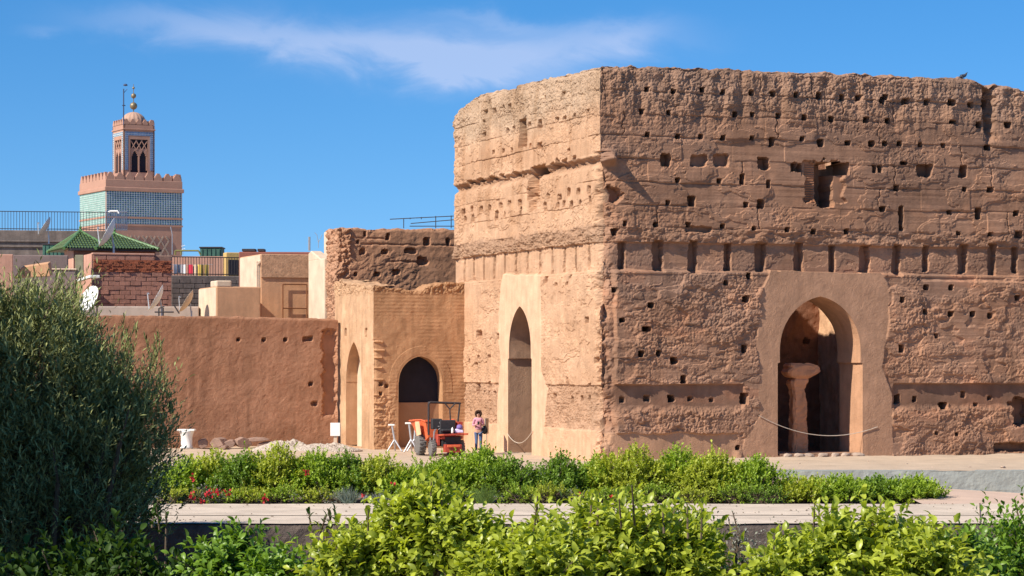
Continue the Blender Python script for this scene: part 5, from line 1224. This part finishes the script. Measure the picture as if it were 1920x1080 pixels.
tall_shoots('bright shoots with pale leaf tips in front of the ruin corner', [(1105, 990, 925), (1120, 985, 918), (1165, 990, 935), (1245, 1000, 945), (1290, 1010, 945), (1315, 1010, 940), (1190, 985, 910), (1000, 1010, 930), (1010, 1020, 930)], 15.4, 'lime', .07, 1180, 32)
tall_shoots('upright shoots crossing the walkway left of the large arch foot', [(1525, 1010, 945), (1540, 1010, 955), (1635, 1010, 945), (1650, 1010, 935), (1665, 1015, 955), (1590, 1015, 965)], 15.1, 'lime', .06, 1600, 33)
tall_shoots('three long pale sunlit leaves near the right edge', [(1795, 1030, 1000), (1815, 1030, 985)], 16.3, 'lime', .11, 1800, 34, step=.05)
tall_shoots('low dark twiggy sprig against the pale walkway, left of the bright shoots', [(585, 1000, 955), (600, 1000, 965), (622, 1000, 955), (632, 1000, 950), (612, 1000, 970)], 15.9, 'dark', .045, 600, 35, step=.02)
tall_shoots('thin small-leaved dark sprig beside the olive bush, over the walkway edge', [(300, 1000, 950), (285, 990, 950), (312, 990, 960)], 17.5, 'dark', .05, 300, 36, step=.02)
shrub('dark_shrub', 'dark green small-leaved shrub at the right edge of the foreground', 'shrub', (X_at(1890, 17), 17, gz0), [blob(1885, 1100, 17, 50, 65, .4), blob(1930, 1050, 17, 35, 60, .3), (X_at(1890, 17), 17, 1.6, .3, .3, .6)], 700, .22, 10, .045, 'small', 'green', None, 51, inner=.4)
shrub('dark_shrub', 'shaded dark leafy shrub under the olive bush, lower left', 'shrub', (X_at(220, 17.5), 17.5, gz0), [blob(120, 1130, 17.5, 150, 55, .5), blob(300, 1130, 17.5, 65, 45, .4), (X_at(200, 17.5), 17.5, 1.6, .9, .4, .5)], 700, .22, 10, .075, 'broad', 'dark', None, 52, inner=.4)
shrub('grey_shrub', 'small silvery grey flowering shrub between the bright foreground shrubs', 'shrub', (X_at(1385, 16.5), 16.5, gz0), [blob(1385, 1065, 16.5, 32, 45, .2), (X_at(1385, 16.5), 16.5, 1.6, .15, .2, .6)], 260, .2, 12, .022, 'small', 'grey', None, 53, inner=.4)

# --- long mixed hedge behind the walkway
HB = [(345, 45, 862, 'hedge', 'small pale green hedge bush beside the olive bush'), (395, 50, 848, 'hedgey', 'yellowish hedge bush in front of the rubble, left end'), (455, 50, 846, 'hedged', 'darker hedge bush below the rubble stones'),
      (520, 62, 838, 'hedgey', 'tall yellow-tipped hedge bush below the gravel heap'), (590, 55, 850, 'hedge', 'hedge bush directly below the white sign'), (650, 55, 856, 'hedged', 'deep green hedge bush below the narrow gate arch'),
      (712, 50, 858, 'hedgey', 'light hedge bush below the left trestle'), (770, 45, 872, 'hedge', 'low hedge bush below the trestles'), (830, 50, 862, 'hedge', 'hedge bush in front of the dumper'),
      (900, 62, 843, 'hedge', 'pointed hedge bush in front of the woman'), (955, 42, 862, 'hedged', 'hedge bush below the tall narrow doorway'), (1045, 55, 858, 'hedged', 'dark hedge bush with reddish tips right of the gap'),
      (1110, 55, 866, 'hedge', 'hedge bush at the foot of the ruin corner'), (1185, 70, 842, 'hedgey', 'tall sunny hedge bush right of the ruin corner'), (1265, 66, 846, 'hedge', 'full hedge bush midway between corner and large arch'),
      (1335, 62, 850, 'hedgey', 'yellow-green hedge bush left of the large arch'), (1410, 62, 862, 'hedge', 'last tall hedge bush, at the left foot of the large arch'),
      (1505, 45, 905, 'hedgey', 'low bush below the large arch, first of the low row'), (1570, 50, 902, 'hedge', 'low bush below the large arch, second of the low row'), (1640, 50, 905, 'hedged', 'low dark bush with a twiggy top on the right'), (1715, 45, 903, 'hedge', 'last low bush beside the pinkish path')]
GB_ = 'bushes of the hedge behind the walkway'
for k, (px, hw, top, m, lab) in enumerate(HB):
    hw *= 1.12
    R = np.random.default_rng(k+900); Y = 77.6+.9*R.random(); s = Y/F; zt = Z_at(top, Y); z0 = -.86; h = zt-z0
    bl = []
    for q in range(7):
        fx_ = R.uniform(-.75, .75); hh = h*R.uniform(.5, .86)*(1-.25*abs(fx_)); bl.append((X_at(px, Y)+fx_*hw*s, Y+R.uniform(-.5, .5), z0+hh*.55, hw*s*R.uniform(.38, .6), .6, hh*.5))
    bl.append((X_at(px, Y), Y, z0+h*.45, hw*s*.8, .8, h*.45))
    if hw > 60: bl.append((X_at(px+5, Y), Y, z0+h*.72, hw*s*.3, .4, h*.22))
    shrub('hedge_bush', lab, 'bush', (X_at(px, Y), Y, z0), bl, int(hw*13), .24, 9, .10, 'small', m, GB_, seed=k*3+1, inner=.55, upb=.9, spread=.45, stemr=.012)
# smaller low plants in front of the hedge along the walkway's far edge
FRN = [(340, 912, 'hedgey'), (385, 915, 'grey'), (430, 920, 'hedge'), (470, 915, 'hedgey'), (530, 910, 'hedge'), (590, 915, 'hedgey'), (640, 925, 'grey'), (800, 905, 'hedgey'), (870, 912, 'hedge'), (980, 908, 'hedge'), (1030, 905, 'hedgey'), (1080, 920, 'grey'), (1140, 915, 'hedge'), (1230, 905, 'hedge'), (1300, 912, 'hedgey'), (1380, 905, 'hedge'), (1440, 912, 'hedged')]
fcol = {'hedgey': 'yellow-green', 'hedge': 'mid green', 'hedged': 'dark green', 'grey': 'greyish'}
where = ['beside the olive bush', 'below the white pedestal', 'below the rubble', 'right of the red blooms', 'below the gravel heap', 'left of the white sign foot', 'left of the spiky grey tuft', 'right of the spiky tufts', 'in front of the dumper', 'right of the green grass tuft', 'at the hedge gap', 'left of the ruin corner', 'below the ruin corner', 'right of the ruin corner', 'midway to the large arch', 'left of the large arch', 'at the end of the tall hedge']
RB = {}
for k, (px, top, m) in enumerate(FRN):
    Y = 75.9+.3*math.sin(k*3.1); s = Y/F; zt = Z_at(top, Y); h = zt+.86
    RB[px] = shrub('low_plant', 'low %s plant edging the walkway, %s' % (fcol[m], where[k]), 'plant', (X_at(px, Y), Y, -.86), [(X_at(px-12, Y), Y, -.86+h*.4, 26*s, .35, h*.42), (X_at(px+16, Y), Y, -.86+h*.36, 24*s, .3, h*.4)], 150, .16, 8, .07 if m != 'grey' else .045, 'small', m, 'low plants edging the walkway', seed=k+400, inner=.4, stemr=.008)
M_PETAL = mat('red_petal', (.38, .012, .02), .6, .2, 6, 0)
for px, py, r in [(360, 897, 5), (358, 932, 8), (392, 926, 9), (408, 922, 9), (428, 925, 6), (497, 937, 7), (575, 885, 5), (682, 930, 3), (740, 908, 4), (1088, 928, 4), (1145, 930, 3), (380, 940, 5)]:
    Y = 75.4; host = RB[min(RB, key=lambda q: abs(q-px))]; mb = MB(); s = Y/F; rr = random.Random(px)
    for q in range(2*int(r)):
        c = P(px+rr.gauss(0, r*.55), py+rr.gauss(0, r*.5), Y+rr.gauss(0, .08)); a = rr.uniform(0, 3); w = .03
        d1 = Vector((math.cos(a), math.sin(a), rr.uniform(-.4, .4)))*w; d2 = Vector((-math.sin(a)*.4, .3, 1))*w
        mb.add([c-d1-d2, c+d1-d2*.8, c+d1+d2, c-d1*.9+d2], [(0, 1, 2, 3)]); mb.add([c-d1-d2+Vector((0, .004, 0)), c+d1-d2*.8+Vector((0, .004, 0)), c+d1+d2+Vector((0, .03, 0)), c-d1*.9+d2+Vector((0, .03, 0))], [(3, 2, 1, 0)])
    mb.build('red_blooms', M_PETAL, host, world=True)
# spiky tufts
def tuft(label, px, base, top, wpx, Y, c, n=90, seed=0):
    R = random.Random(seed); b = P(px, base, Y); t = thing('grass_tuft', label, 'grass tuft', b); m = leafmat('blade_%d' % seed, c, tuple(v*1.5 for v in c), .2, .5, .3); V = []; f = []
    h = (base-top)*Y/F; w = wpx*Y/F; mb = MB()
    for k in range(n):
        a = R.uniform(-1, 1); ex = Vector((a*w, R.uniform(-.5, .5)*w, h*(1-.45*abs(a))*R.uniform(.75, 1.05))); o = Vector((R.gauss(0, .08), R.gauss(0, .08), 0)); m1 = o+ex*.55+Vector((0, 0, .08*h)); r = .010
        side = Vector((r, r*.4, 0)); mb.add([o-side, o+side, m1+side*.8, m1-side*.8, o+ex], [(0, 1, 2, 3), (3, 2, 4)])
    mb.build('blades', m, t, kind='stuff'); return t
tuft('spiky grey-green tuft at the walkway edge, left of the pair', 652, 948, 905, 36, 75.5, (.22, .26, .20), 90, 1)
tuft('spiky pale grey tuft at the walkway edge, right of the pair', 712, 948, 915, 34, 75.4, (.28, .30, .24), 80, 2)
tuft('fine bright green grass tuft at the walkway edge in front of the woman', 910, 948, 903, 40, 75.4, (.16, .24, .05), 130, 3)
# unseen trees added to the sunken garden: their tops hide behind the olive bush and shade the wall
for k, (x, y, z, r) in enumerate([(-11.3, 63.3, .6, 2.0), (-15.8, 62.5, .8, 2.6), (-20.5, 61.5, .6, 2.8)]):
    shrub('shade_tree', ['orange tree in the sunken garden, hidden behind the olive bush', 'orange tree of the sunken garden further left behind the olive bush', 'leftmost orange tree of the sunken garden'][k], 'tree', (x, y, -3.0), [(x, y, z, r, r, 2.0), (x+.8, y+.3, z-.6, r*.8, r*.8, 1.6)], 2600, .4, 9, .13, 'small', 'dark', 'orange trees in the sunken garden', seed=600+k, inner=.3, stemr=.05)

# ------------------------------------------------------------------ things standing in the court
def gy(py): return EYE*F/(py-HZ)
# white pedestal
Yp = 103.2; b = Vector((X_at(350, Yp), Yp, 0)); t = thing('white_pedestal', 'white flared stone pedestal in front of the long earth wall', 'pedestal', b)
MB().lathe((0, 0, 0), [(.26, 0), (.27, .06), (.23, .1), (.24, .5), (.30, .68), (.34, .74)], 20).build('shaft', M_WHITE, t, smooth=True)
MB().box((0, 0, .77), (.72, .6, .07)).build('top_slab', M_WHITE, t, bevel=.01)
# rubble slabs
M_SLAB = mat('red_rubble', (.30, .19, .14), .92, .25, 4, .4, 14)
RK2 = [rock_mesh(20+k, .8) for k in range(4)]
for me in RK2: me.materials.append(M_SLAB)
labs = ['angular broken block at the left of the rubble row', 'leaning dark rubble block, second from the pedestal', 'flat broken slab in the middle of the rubble row', 'tilted brown slab resting against its neighbour', 'long flat slab on top of the rubble row', 'right-hand flat slab of the rubble row', 'small stone in front of the rubble row']
for k, (px, w, h, dz, rz, ry) in enumerate([(383, 22, 18, 0, .2, .3), (405, 30, 20, 0, -.3, -.5), (432, 26, 16, 0, .1, .1), (458, 34, 20, 0, .5, -.35), (480, 44, 8, .28, 0, -.05), (500, 40, 12, 0, .1, .08), (420, 12, 7, 0, 0, 0)]):
    Yr = 103.6-.4*(k == 6)*3+.12*k; s = Yr/F; r = random.Random(k); mb = MB(); n = 7
    poly = [Vector((math.cos(a)*w*s*.5*r.uniform(.75, 1.1), 0, h*s*.55+math.sin(a)*h*s*.5*r.uniform(.8, 1.1))) for a in [2*math.pi*q/n+r.uniform(-.2, .2) for q in range(n)]]
    mb.prism(poly, (.06, .45+.2*r.random(), .03)); o = mb.build('rubble_block', M_SLAB, None, bevel=.025, seg=2); o.location = (X_at(px, Yr), Yr-.3, dz-.03); o.rotation_euler = (0, -ry*.3, rz); tag(o, labs[k], 'stone', 'broken blocks along the long wall')
# gravel heaps
def heap(name, label, px, wpx, hpx, Y, m):
    s = Y/F; V, Q = grid(lin(-1, 1, .02), lin(-1, 1, .04), lambda X, Y: 0*X); x, y = V[:, 0].copy(), V[:, 1].copy(); r = np.sqrt(x*x+y*y); w = wpx*s
    z = np.maximum(0, 1-r**2)*hpx*s*(.7+.5*fbm(x*3, y*3, 5, 3))+.05*(.5-cell(x*w*9, y*12, 6))*(r < 1)+.02*fbm(x*40, y*30, 2, 2)
    V = np.stack([x*w, y*1.3, np.where(r < 1, z, -.1)], 1); o = np_mesh(name, V, Q, m); o.location = (X_at(px, Y), Y, 0); return tag(o, label, 'heap', None, 'stuff')
M_GRAV = mat('gravel', (.46, .38, .30), .95, .3, 12, .6, 25)
heap('gravel_heap', 'low heap of pale gravel left of the white sign', 535, 62, 22, 101.8, M_GRAV); heap('gravel_heap', 'flatter heap of pale gravel in front of the narrow gate arch', 610, 70, 16, 101.2, M_GRAV)
# white sign board on a post
Ys = 101.5; t = thing('sign_board', 'blank cream sign board on a short post left of the narrow gate arch', 'sign', (X_at(629, Ys), Ys, 0)); s = Ys/F
MB().box((0, 0, .40), (.14, .10, .8)).build('post', M_CREAM, t, bevel=.01); MB().box((0, -.08, .40+.42+.02), (.40, .05, .54)).build('board', M_WHITE, t, bevel=.012)
# trestles
def trestle(label, px, top, foot, Y, tilt):
    s = Y/F; h = (foot-top)*s; t = thing('trestle', label, 'trestle', (X_at(px, Y), Y, 0)); w = 11*s
    MB().tube((0, 0, h*.42), (tilt, 0, h*.97), .045, .04, 8).build('post', M_GALV, t); MB().box((tilt-.03, 0, h), (.26, .1, .07)).build('head', M_WHITE, t, bevel=.01)
    for a, b in ((-w*1.2, -.2), (w*1.3, -.25), (0, .4)):
        if t.children and len([c for c in t.children if c.name.startswith('leg')]) == 0: pass
        MB().tube((0, 0, h*.44), (a, b, 0), .035, .03, 8).build('leg', M_GALV, t)
    return t
trestle('white metal tripod stand by itself at the corner of the gate block', 740, 797, 846, 100.3, -.10)
trestle('tripod stand with a forked head, just left of the dumper wheel', 771, 793, 847, 99.2, -.08)
trestle('second tripod stand half hidden behind the dumper wheel', 777, 796, 846, 100.4, .05)

# ------------------------------------------------------------------ small site dumper seen from behind
DY = 94.6; D0 = Vector((X_at(840, DY), DY, 0)); dump = thing('site_dumper', 'small dusty red and orange site dumper with a black roll bar by the round arch', 'dumper', D0, math.radians(17))
def prt(name, mb, m, par=None, bevel=.012, smooth=False): return mb.build(name, m, par or dump, bevel=bevel, smooth=smooth)
def wheel(x, y, r, w, rimm):
    M_ = Matrix.Rotation(math.pi/2, 4, 'Y'); tr = MB(); tr.lathe((x, y, r), [(r*.55, -w/2), (r*.85, -w/2), (r*.97, -w*.38), (r, -w*.2), (r, w*.2), (r*.97, w*.38), (r*.85, w/2), (r*.55, w/2)], 28, M=M_)
    o = prt('wheel', tr, M_TYRE, bevel=0); mb = MB(); n = 18
    for k in range(n):
        a = 2*math.pi*k/n
        for sg in (-1, 1): mb.box((x+sg*w*.25, y+r*1.01*math.cos(a+sg*.08), r+r*1.01*math.sin(a+sg*.08)), (w*.46, r*.10, r*.07), M=Matrix.Rotation(a+math.pi/2, 4, 'X'))
    o2 = mb.build('tread', M_TYRE, o); mb = MB(); mb.lathe((x, y, r), [(.02, -w*.30), (r*.3, -w*.42), (r*.56, -w*.36), (r*.56, w*.36), (r*.3, w*.42), (.02, w*.30)], 20, M=M_); mb.build('rim', rimm, o)
    return o
M_RIM = mat('faded_rim', (.62, .25, .20), .7, .2, 6, 0)
wheel(-.56, .20, .30, .20, M_TYRE); wheel(.56, .20, .30, .20, M_TYRE)
wheel(-.62, 1.75, .42, .28, M_RIM); wheel(.62, 1.75, .42, .28, M_RIM)
prt('rear_bumper', MB().box((.14, -.12, .31), (.66, .30, .30)), M_RED)
prt('tow_plate', MB().box((.14, -.31, .40), (.5, .06, .08)), M_ORANGE)
mb = MB()
for k in range(5): mb.box((.0+.07*k, -.275, .27), (.03, .015, .10))
prt('cast_marks', mb, M_RUST, bevel=0)
prt('radiator_grille', MB().box((.16, -.08, .60), (.62, .14, .30)), M_BLACK)
prt('rear_deck', MB().prism([(-.42, -.30, .78), (.72, -.30, .82), (.64, .45, .78), (-.36, .45, .76), ], (0, 0, .07)).prism([(-.30, -.12, .66), (.55, -.12, .66), (.55, .4, .66), (-.3, .4, .66)], (0, 0, .11)), M_RED)
prt('tail_lamp', MB().box((-.34, -.33, .82), (.16, .05, .06)), M_ORANGE); prt('tail_lamp', MB().box((.62, -.33, .84), (.12, .05, .05)), M_ORANGE)
prt('chassis', MB().box((0, .95, .48), (.5, 2.0, .22)).box((-.30, .5, .52), (.25, .5, .3)).box((.38, .6, .5), (.3, .6, .28)), M_BLACK)
prt('side_panel', MB().box((-.36, .28, .62), (.10, .55, .42)), M_RED); prt('side_panel', MB().prism([(.62, .45, .78), (.72, .45, 1.30), (.52, .45, 1.30), (.52, .45, .78)], (0, .5, 0)), M_RED)
prt('engine_cover', MB().box((.12, .62, 1.08), (.62, .35, .58)).box((-.28, .66, 1.22), (.40, .3, .40)), M_BLACK, bevel=.03)
prt('seat', MB().box((.05, .42, .98), (.42, .36, .10)).box((.05, .60, 1.18), (.42, .09, .36)), M_BLACK, bevel=.03)
prt('control_levers', MB().pipe([(-.36, .55, .9), (-.32, .55, 1.15), (-.20, .5, 1.12)], .02).pipe([(-.40, .42, .72), (-.42, .42, 1.0), (-.34, .42, 1.02)], .02).pipe([(-.2, .5, 1.3), (-.14, .5, 1.1), (-.24, .5, 1.0)], .015), M_STEEL, bevel=0)
prt('step_frame', MB().pipe([(-.46, .3, .95), (-.5, .28, .35), (-.40, .28, .30)], .03).pipe([(-.5, .7, .7), (-.5, .7, .3)], .03), M_STEEL, bevel=0)
rb_ = [(-.60, .75, 1.20), (-.56, .75, 1.98), (-.50, .75, 2.05), (.70, .75, 2.0)]
prt('roll_bar', MB().pipe([(-.56, .75, .8)]+rb_[1:], .042, 8).pipe([(.56, .75, .9), (.68, .75, 2.0)], .035, 8).pipe([(-.50, .75, 2.05), (-.46, 1.15, 2.03), (.66, 1.15, 1.99), (.70, .75, 2.0)], .035, 8), M_IRON, bevel=0)
prt('roof_brace', MB().pipe([(.08, .7, 2.0), (.26, .68, 1.78), (.28, .6, 1.1), (.2, .45, .88)], .028, 7).pipe([(.48, .7, 2.0), (.26, .68, 1.78)], .028, 7), M_IRON, bevel=0)
# skip
sk = [(-.72, 1.25, .62), (.66, 1.25, .62), (.72, 1.2, 1.28), (-.80, 1.2, 1.28)]
mb = MB(); sec = [(1.15, .70, 1.30, .58), (1.45, .52, 1.36, .66), (2.1, .55, 1.34, .74), (2.75, 1.05, 1.30, .80)]; vs = []
for (y, zb_, zt_, hw) in sec: vs += [(-hw*.8, y, zb_), (hw*.8, y, zb_), (hw, y, zt_), (-hw, y, zt_)]
fs = []
for k in range(3):
    a = 4*k; b_ = a+4; fs += [(a, a+1, b_+1, b_), (a+1, a+2, b_+2, b_+1), (a+3, a, b_, b_+3)]
fs += [(0, 3, 2, 1), (12, 13, 14, 15)]; mb.add(vs, fs); sko = mb.build('skip', M_ORANGE, dump)
sm = sko.modifiers.new('s', 'SOLIDIFY'); sm.thickness = .03
MB().pipe([(-.58, 1.15, 1.30), (-.66, 1.45, 1.36), (-.74, 2.1, 1.34), (-.80, 2.75, 1.30), (.80, 2.75, 1.30), (.74, 2.1, 1.34), (.66, 1.45, 1.36), (.58, 1.15, 1.30), (-.58, 1.15, 1.30)], .03, 6).build('rim_tube', M_ORANGE, sko)
prt('skip_side_plate', MB().prism([(-.70, 1.28, .80), (-.74, 1.75, .72), (-.80, 1.80, 1.28), (-.78, 1.28, 1.30)], (-.03, 0, 0)), mat('faded_orange', (.85, .50, .28), .5, .15, 5, 0))
# things lying on the rear deck
o = MB().prism([(-.16, 0, 0), (.18, 0, 0), (.15, 0, .10), (-.05, 0, .16), (-.15, 0, .12)], (0, .25, .03)).build('folded_cloth', mat('lilac_cloth', (.62, .55, .72), .9, .2, 8, 0), None, bevel=.03, seg=2); o.location = D0+Vector((.42, .0, .89)); tag(o, 'crumpled white and lilac cloth on the rear deck of the dumper', 'cloth')
o = MB().lathe((0, 0, 0), [(.13, 0), (.12, .06), (.10, .14), (.03, .17)], 12).build('blue_bundle', mat('violet_cloth', (.20, .14, .34), .9, .2, 8, 0), None, smooth=True); o.location = D0+Vector((.44, .12, 1.04)); tag(o, 'violet bundle lying on the pale cloth on the dumper', 'bundle')
o = MB().lathe((0, 0, 0), [(.04, 0), (.045, .03), (.045, .17), (.02, .2), (.02, .23)], 10).build('bottle', M_WHITE, None, smooth=True); o.location = D0+Vector((.17, -.08, .88)); tag(o, 'small white bottle standing on the dumper deck', 'bottle')

# ------------------------------------------------------------------ woman
PY_ = 97.6; pw = thing('person', 'woman with curly brown hair, pink top, blue jeans and a black shoulder bag', 'person', (X_at(897, PY_), PY_, 0), math.radians(4))
def skin(name, verts, edges, radii, m, parent, lev=2, root=0):
    me = bpy.data.meshes.new(name); me.from_pydata(verts, edges, []); o = bpy.data.objects.new(name, me); COL.objects.link(o); o.parent = parent
    sk_ = o.modifiers.new('skin', 'SKIN'); sv = me.skin_vertices[0] if me.skin_vertices else None
    if sv is None:
        bm = bmesh.new(); bm.from_mesh(me); bm.verts.layers.skin.verify(); bm.to_mesh(me); bm.free(); sv = me.skin_vertices[0]
    for k, r in enumerate(radii): sv.data[k].radius = (r, r) if not isinstance(r, tuple) else r
    sv.data[root].use_root = True; sk_.use_smooth_shade = True
    s2 = o.modifiers.new('sub', 'SUBSURF'); s2.levels = lev; s2.render_levels = lev; me.materials.append(m); return o
M_SKIN = mat('skin', (.52, .29, .19), .55, .05, 10, 0, spec=.4); M_PINKTOP = mat('pink_knit', (.62, .30, .36), .9, .08, 20, .3, 60); M_JEANS = mat('denim', (.10, .15, .27), .9, .12, 20, .2, 80)
M_HAIR = mat('brown_hair', (.055, .022, .012), .6, .3, 30, .8, 60); M_SHOE = mat('dark_shoe', (.05, .04, .04), .6, .1, 10, 0); M_BAG = mat('black_leather', (.02, .018, .02), .45, .1, 10, 0)
bv = [(0, 0, .88), (0, .01, 1.05), (0, 0, 1.24), (0, 0, 1.36), (0, -.005, 1.42), (0, -.015, 1.50), (0, -.02, 1.58),
      (.15, 0, 1.34), (.19, .02, 1.12), (.10, -.17, 1.17), (.05, -.20, 1.20), (-.15, 0, 1.34), (-.20, .03, 1.10), (-.11, -.16, 1.12), (-.05, -.20, 1.17),
      (.085, 0, .84), (.09, -.01, .48), (.10, .02, .08), (.105, -.12, .03), (-.085, 0, .84), (-.08, -.03, .48), (-.09, .01, .08), (-.11, -.12, .03)]
be = [(0, 1), (1, 2), (2, 3), (3, 4), (4, 5), (5, 6), (3, 7), (7, 8), (8, 9), (9, 10), (3, 11), (11, 12), (12, 13), (13, 14), (0, 15), (15, 16), (16, 17), (17, 18), (0, 19), (19, 20), (20, 21), (21, 22)]
br = [(.13, .09), (.11, .08), (.13, .09), (.10, .07), .045, (.075, .085), (.075, .09), .045, .036, .026, .022, .045, .036, .026, .022, .075, .05, .034, .028, .075, .05, .034, .028]
# fingers: short chains closed round the phone
def fingers(base_i, side):
    bx, by, bz = bv[base_i]; n0 = len(bv)
    for k in range(4):
        z = bz+.03-.02*k; i = len(bv); bv.append((bx-side*.02, by-.025, z)); bv.append((bx-side*.05, by-.035, z+.004)); bv.append((bx-side*.055, by-.012, z+.006)); be.extend([(base_i, i), (i, i+1), (i+1, i+2)]); br.extend([.010, .008, .007])
    i = len(bv); bv.append((bx-side*.01, by-.02, bz+.05)); bv.append((bx-side*.03, by-.03, bz+.075)); be.extend([(base_i, i), (i, i+1)]); br.extend([.011, .009])
fingers(10, 1); fingers(14, -1)
skin('body', bv, be, br, M_SKIN, pw)
tv = [(0, 0, .90), (0, .01, 1.05), (0, -.005, 1.24), (0, 0, 1.37), (.155, 0, 1.345), (.20, .025, 1.12), (.12, -.14, 1.165), (-.155, 0, 1.345), (-.21, .03, 1.10), (-.13, -.13, 1.115)]
skin('pink_top', tv, [(0, 1), (1, 2), (2, 3), (3, 4), (4, 5), (5, 6), (3, 7), (7, 8), (8, 9)], [(.165, .12), (.14, .105), (.155, .12), (.10, .08), .062, .053, .044, .062, .053, .044], M_PINKTOP, pw)
skin('jeans', [(0, 0, .90), (.088, 0, .80), (.09, -.01, .48), (.10, .02, .08), (-.088, 0, .80), (-.08, -.03, .48), (-.09, .01, .08)], [(0, 1), (1, 2), (2, 3), (0, 4), (4, 5), (5, 6)], [(.145, .105), .092, .062, .052, .092, .062, .052], M_JEANS, pw)
for sx_ in (.103, -.10): MB().prism([(sx_-.045, .06, 0), (sx_+.045, .06, 0), (sx_+.05, -.12, 0), (sx_+.02, -.19, 0), (sx_-.02, -.19, 0), (sx_-.05, -.12, 0)], (0, .01, .07)).build('shoe', M_SHOE, pw, bevel=.015, seg=2)
def blobmesh(name, c, r, m, par, amp=.2, f=6, sub=3, cut=None):
    from mathutils import noise
    bm = bmesh.new(); bmesh.ops.create_icosphere(bm, subdivisions=sub, radius=1)
    for v in bm.verts:
        d = 1+amp*noise.noise(v.co*f*.4)+amp*.5*noise.noise(v.co*f); q = Vector((v.co.x*r[0]*d, v.co.y*r[1]*d, v.co.z*r[2]*d))
        if cut: q = cut(q)
        v.co = q+Vector(c)
    me = bpy.data.meshes.new(name); bm.to_mesh(me); bm.free(); me.materials.append(m); me.polygons.foreach_set('use_smooth', [True]*len(me.polygons)); o = bpy.data.objects.new(name, me); COL.objects.link(o); o.parent = par; return o
blobmesh('hair', (0, .035, 1.56), (.135, .115, .145), M_HAIR, pw, .30, 9, 4, lambda q: Vector((q.x, max(q.y, -.075 if abs(q.x) > .07 or q.z > .06 else -.02), q.z)))
blobmesh('nose', (0, -.115, 1.535), (.013, .018, .02), M_SKIN, pw, .0, 1, 2); MB().box((0, -.108, 1.495), (.045, .012, .01)).build('mouth', mat('lips', (.45, .13, .12), .5, 0, 1, 0), pw)
o = MB().box((-.033, -.108, 1.562), (.05, .02, .03)).box((.033, -.108, 1.562), (.05, .02, .03)).box((0, -.112, 1.567), (.03, .01, .008)).build('sunglasses', M_BAG, pw, bevel=.006)
b_ = thing('shoulder_bag', 'black leather shoulder bag hanging at the side of the woman', 'bag', Vector(pw.location)+Vector((.24, .0, .93)))
blobmesh('bag_body', (0, 0, 0), (.12, .08, .17), M_BAG, b_, .12, 3, 3); MB().pipe([(-.08, .0, .14), (-.12, .0, .36), (-.10, .0, .44), (-.05, .04, .30), (.04, .04, .14)], .012, 6).build('strap', M_BAG, b_)
o = MB().box((0, 0, 0), (.07, .012, .13)).build('phone', M_BAG, None, bevel=.004); o.location = Vector(pw.location)+Vector((.0, -.235, 1.20)); tag(o, 'small dark phone held in both hands by the woman', 'phone')
# panel sign seen edge on between woman and doorway, broom-like prop
Yn = 98.6; t = thing('edge_on_sign', 'narrow sign panel on a post seen edge on right of the woman', 'sign', (X_at(912, Yn), Yn, 0), math.radians(78))
MB().box((0, 0, .5), (.07, .05, 1.0)).build('post', M_CREAM, t, bevel=.01); MB().box((.05, 0, 1.05), (.55, .04, .62)).build('panel', mat('sign_grey', (.33, .27, .22), .7, .1, 3, 0), t, bevel=.01)
MB().prism([(-.16, -.10, 0), (.16, -.10, 0), (.16, .1, 0), (-.16, .1, 0)], (0, 0, .06)).build('foot', M_CREAM, t)
# pigeon on the top of the ruin
sB, zB = FR.sz(1812, 149); pB = C0+Rd*float(sB)-Dd*-.25; bt = thing('pigeon', 'dark pigeon perched on the top edge of the ruin', 'pigeon', (pB[0], pB[1], float(zB)+.06), math.radians(25))
skin('body', [(0, 0, .10), (.10, 0, .13), (.15, 0, .19), (.17, 0, .24), (-.12, 0, .06), (-.24, 0, .02)], [(0, 1), (1, 2), (2, 3), (0, 4), (4, 5)], [.075, .06, .038, .034, .045, .02], mat('pigeon_grey', (.07, .075, .09), .7, .2, 20, 0), bt)
MB().tube((.19, 0, .245), (.235, 0, .235), .010, .003, 6).build('beak', M_IRON, bt)
for y in (-.03, .03): MB().tube((.02, y, .06), (.02, y, -.12), .008, .008, 5).build('leg', M_RUST, bt)
# small loose stones on the court edge and the path
rr = random.Random(9)
STL = ['leftmost loose stone on the bare court edge, below the large arch', 'second loose stone from the left on the court edge', 'loose stone on the court edge below the right jamb of the large arch', 'middle loose stone of the court edge, right of the large arch', 'third loose stone from the right on the court edge', 'second loose stone from the right on the court edge', 'rightmost loose stone on the bare court edge']
for k in range(7):
    px = 1500+62*k+rr.uniform(-15, 15); py = rr.uniform(864, 877); Y = gy(py); o = bpy.data.objects.new('loose_stone', ROCKS[rr.randrange(6)]); COL.objects.link(o)
    s_ = rr.uniform(.06, .16); o.location = (X_at(px, Y), Y, .0); o.scale = (s_*1.4, s_, s_); o.rotation_euler = (0, 0, rr.uniform(0, 3)); tag(o, STL[k], 'stone', 'loose stones on the court edge')

# dry leaves and grit scattered over the walkway
rr = random.Random(21); mb = MB()
for k in range(420):
    x = rr.uniform(-15, 16); y = rr.choice([rr.uniform(66.3, 75), 75-abs(rr.gauss(0, .5)), 66.2+abs(rr.gauss(0, .4))]); s = rr.uniform(.02, .055); a = rr.uniform(0, 6)
    d = Vector((math.cos(a), math.sin(a), 0))*s; n = Vector((-math.sin(a), math.cos(a), .3))*s*.5; c = Vector((x, y, wz+.022))
    mb.add([c-d, c-n, c+d, c+n, c+Vector((0, 0, s*.5))], [(0, 1, 4), (1, 2, 4), (2, 3, 4), (3, 0, 4)])
o = mb.build('leaf_litter', M_STEM); tag(o, 'dry leaves and grit scattered over the pale walkway', 'litter', None, 'stuff')
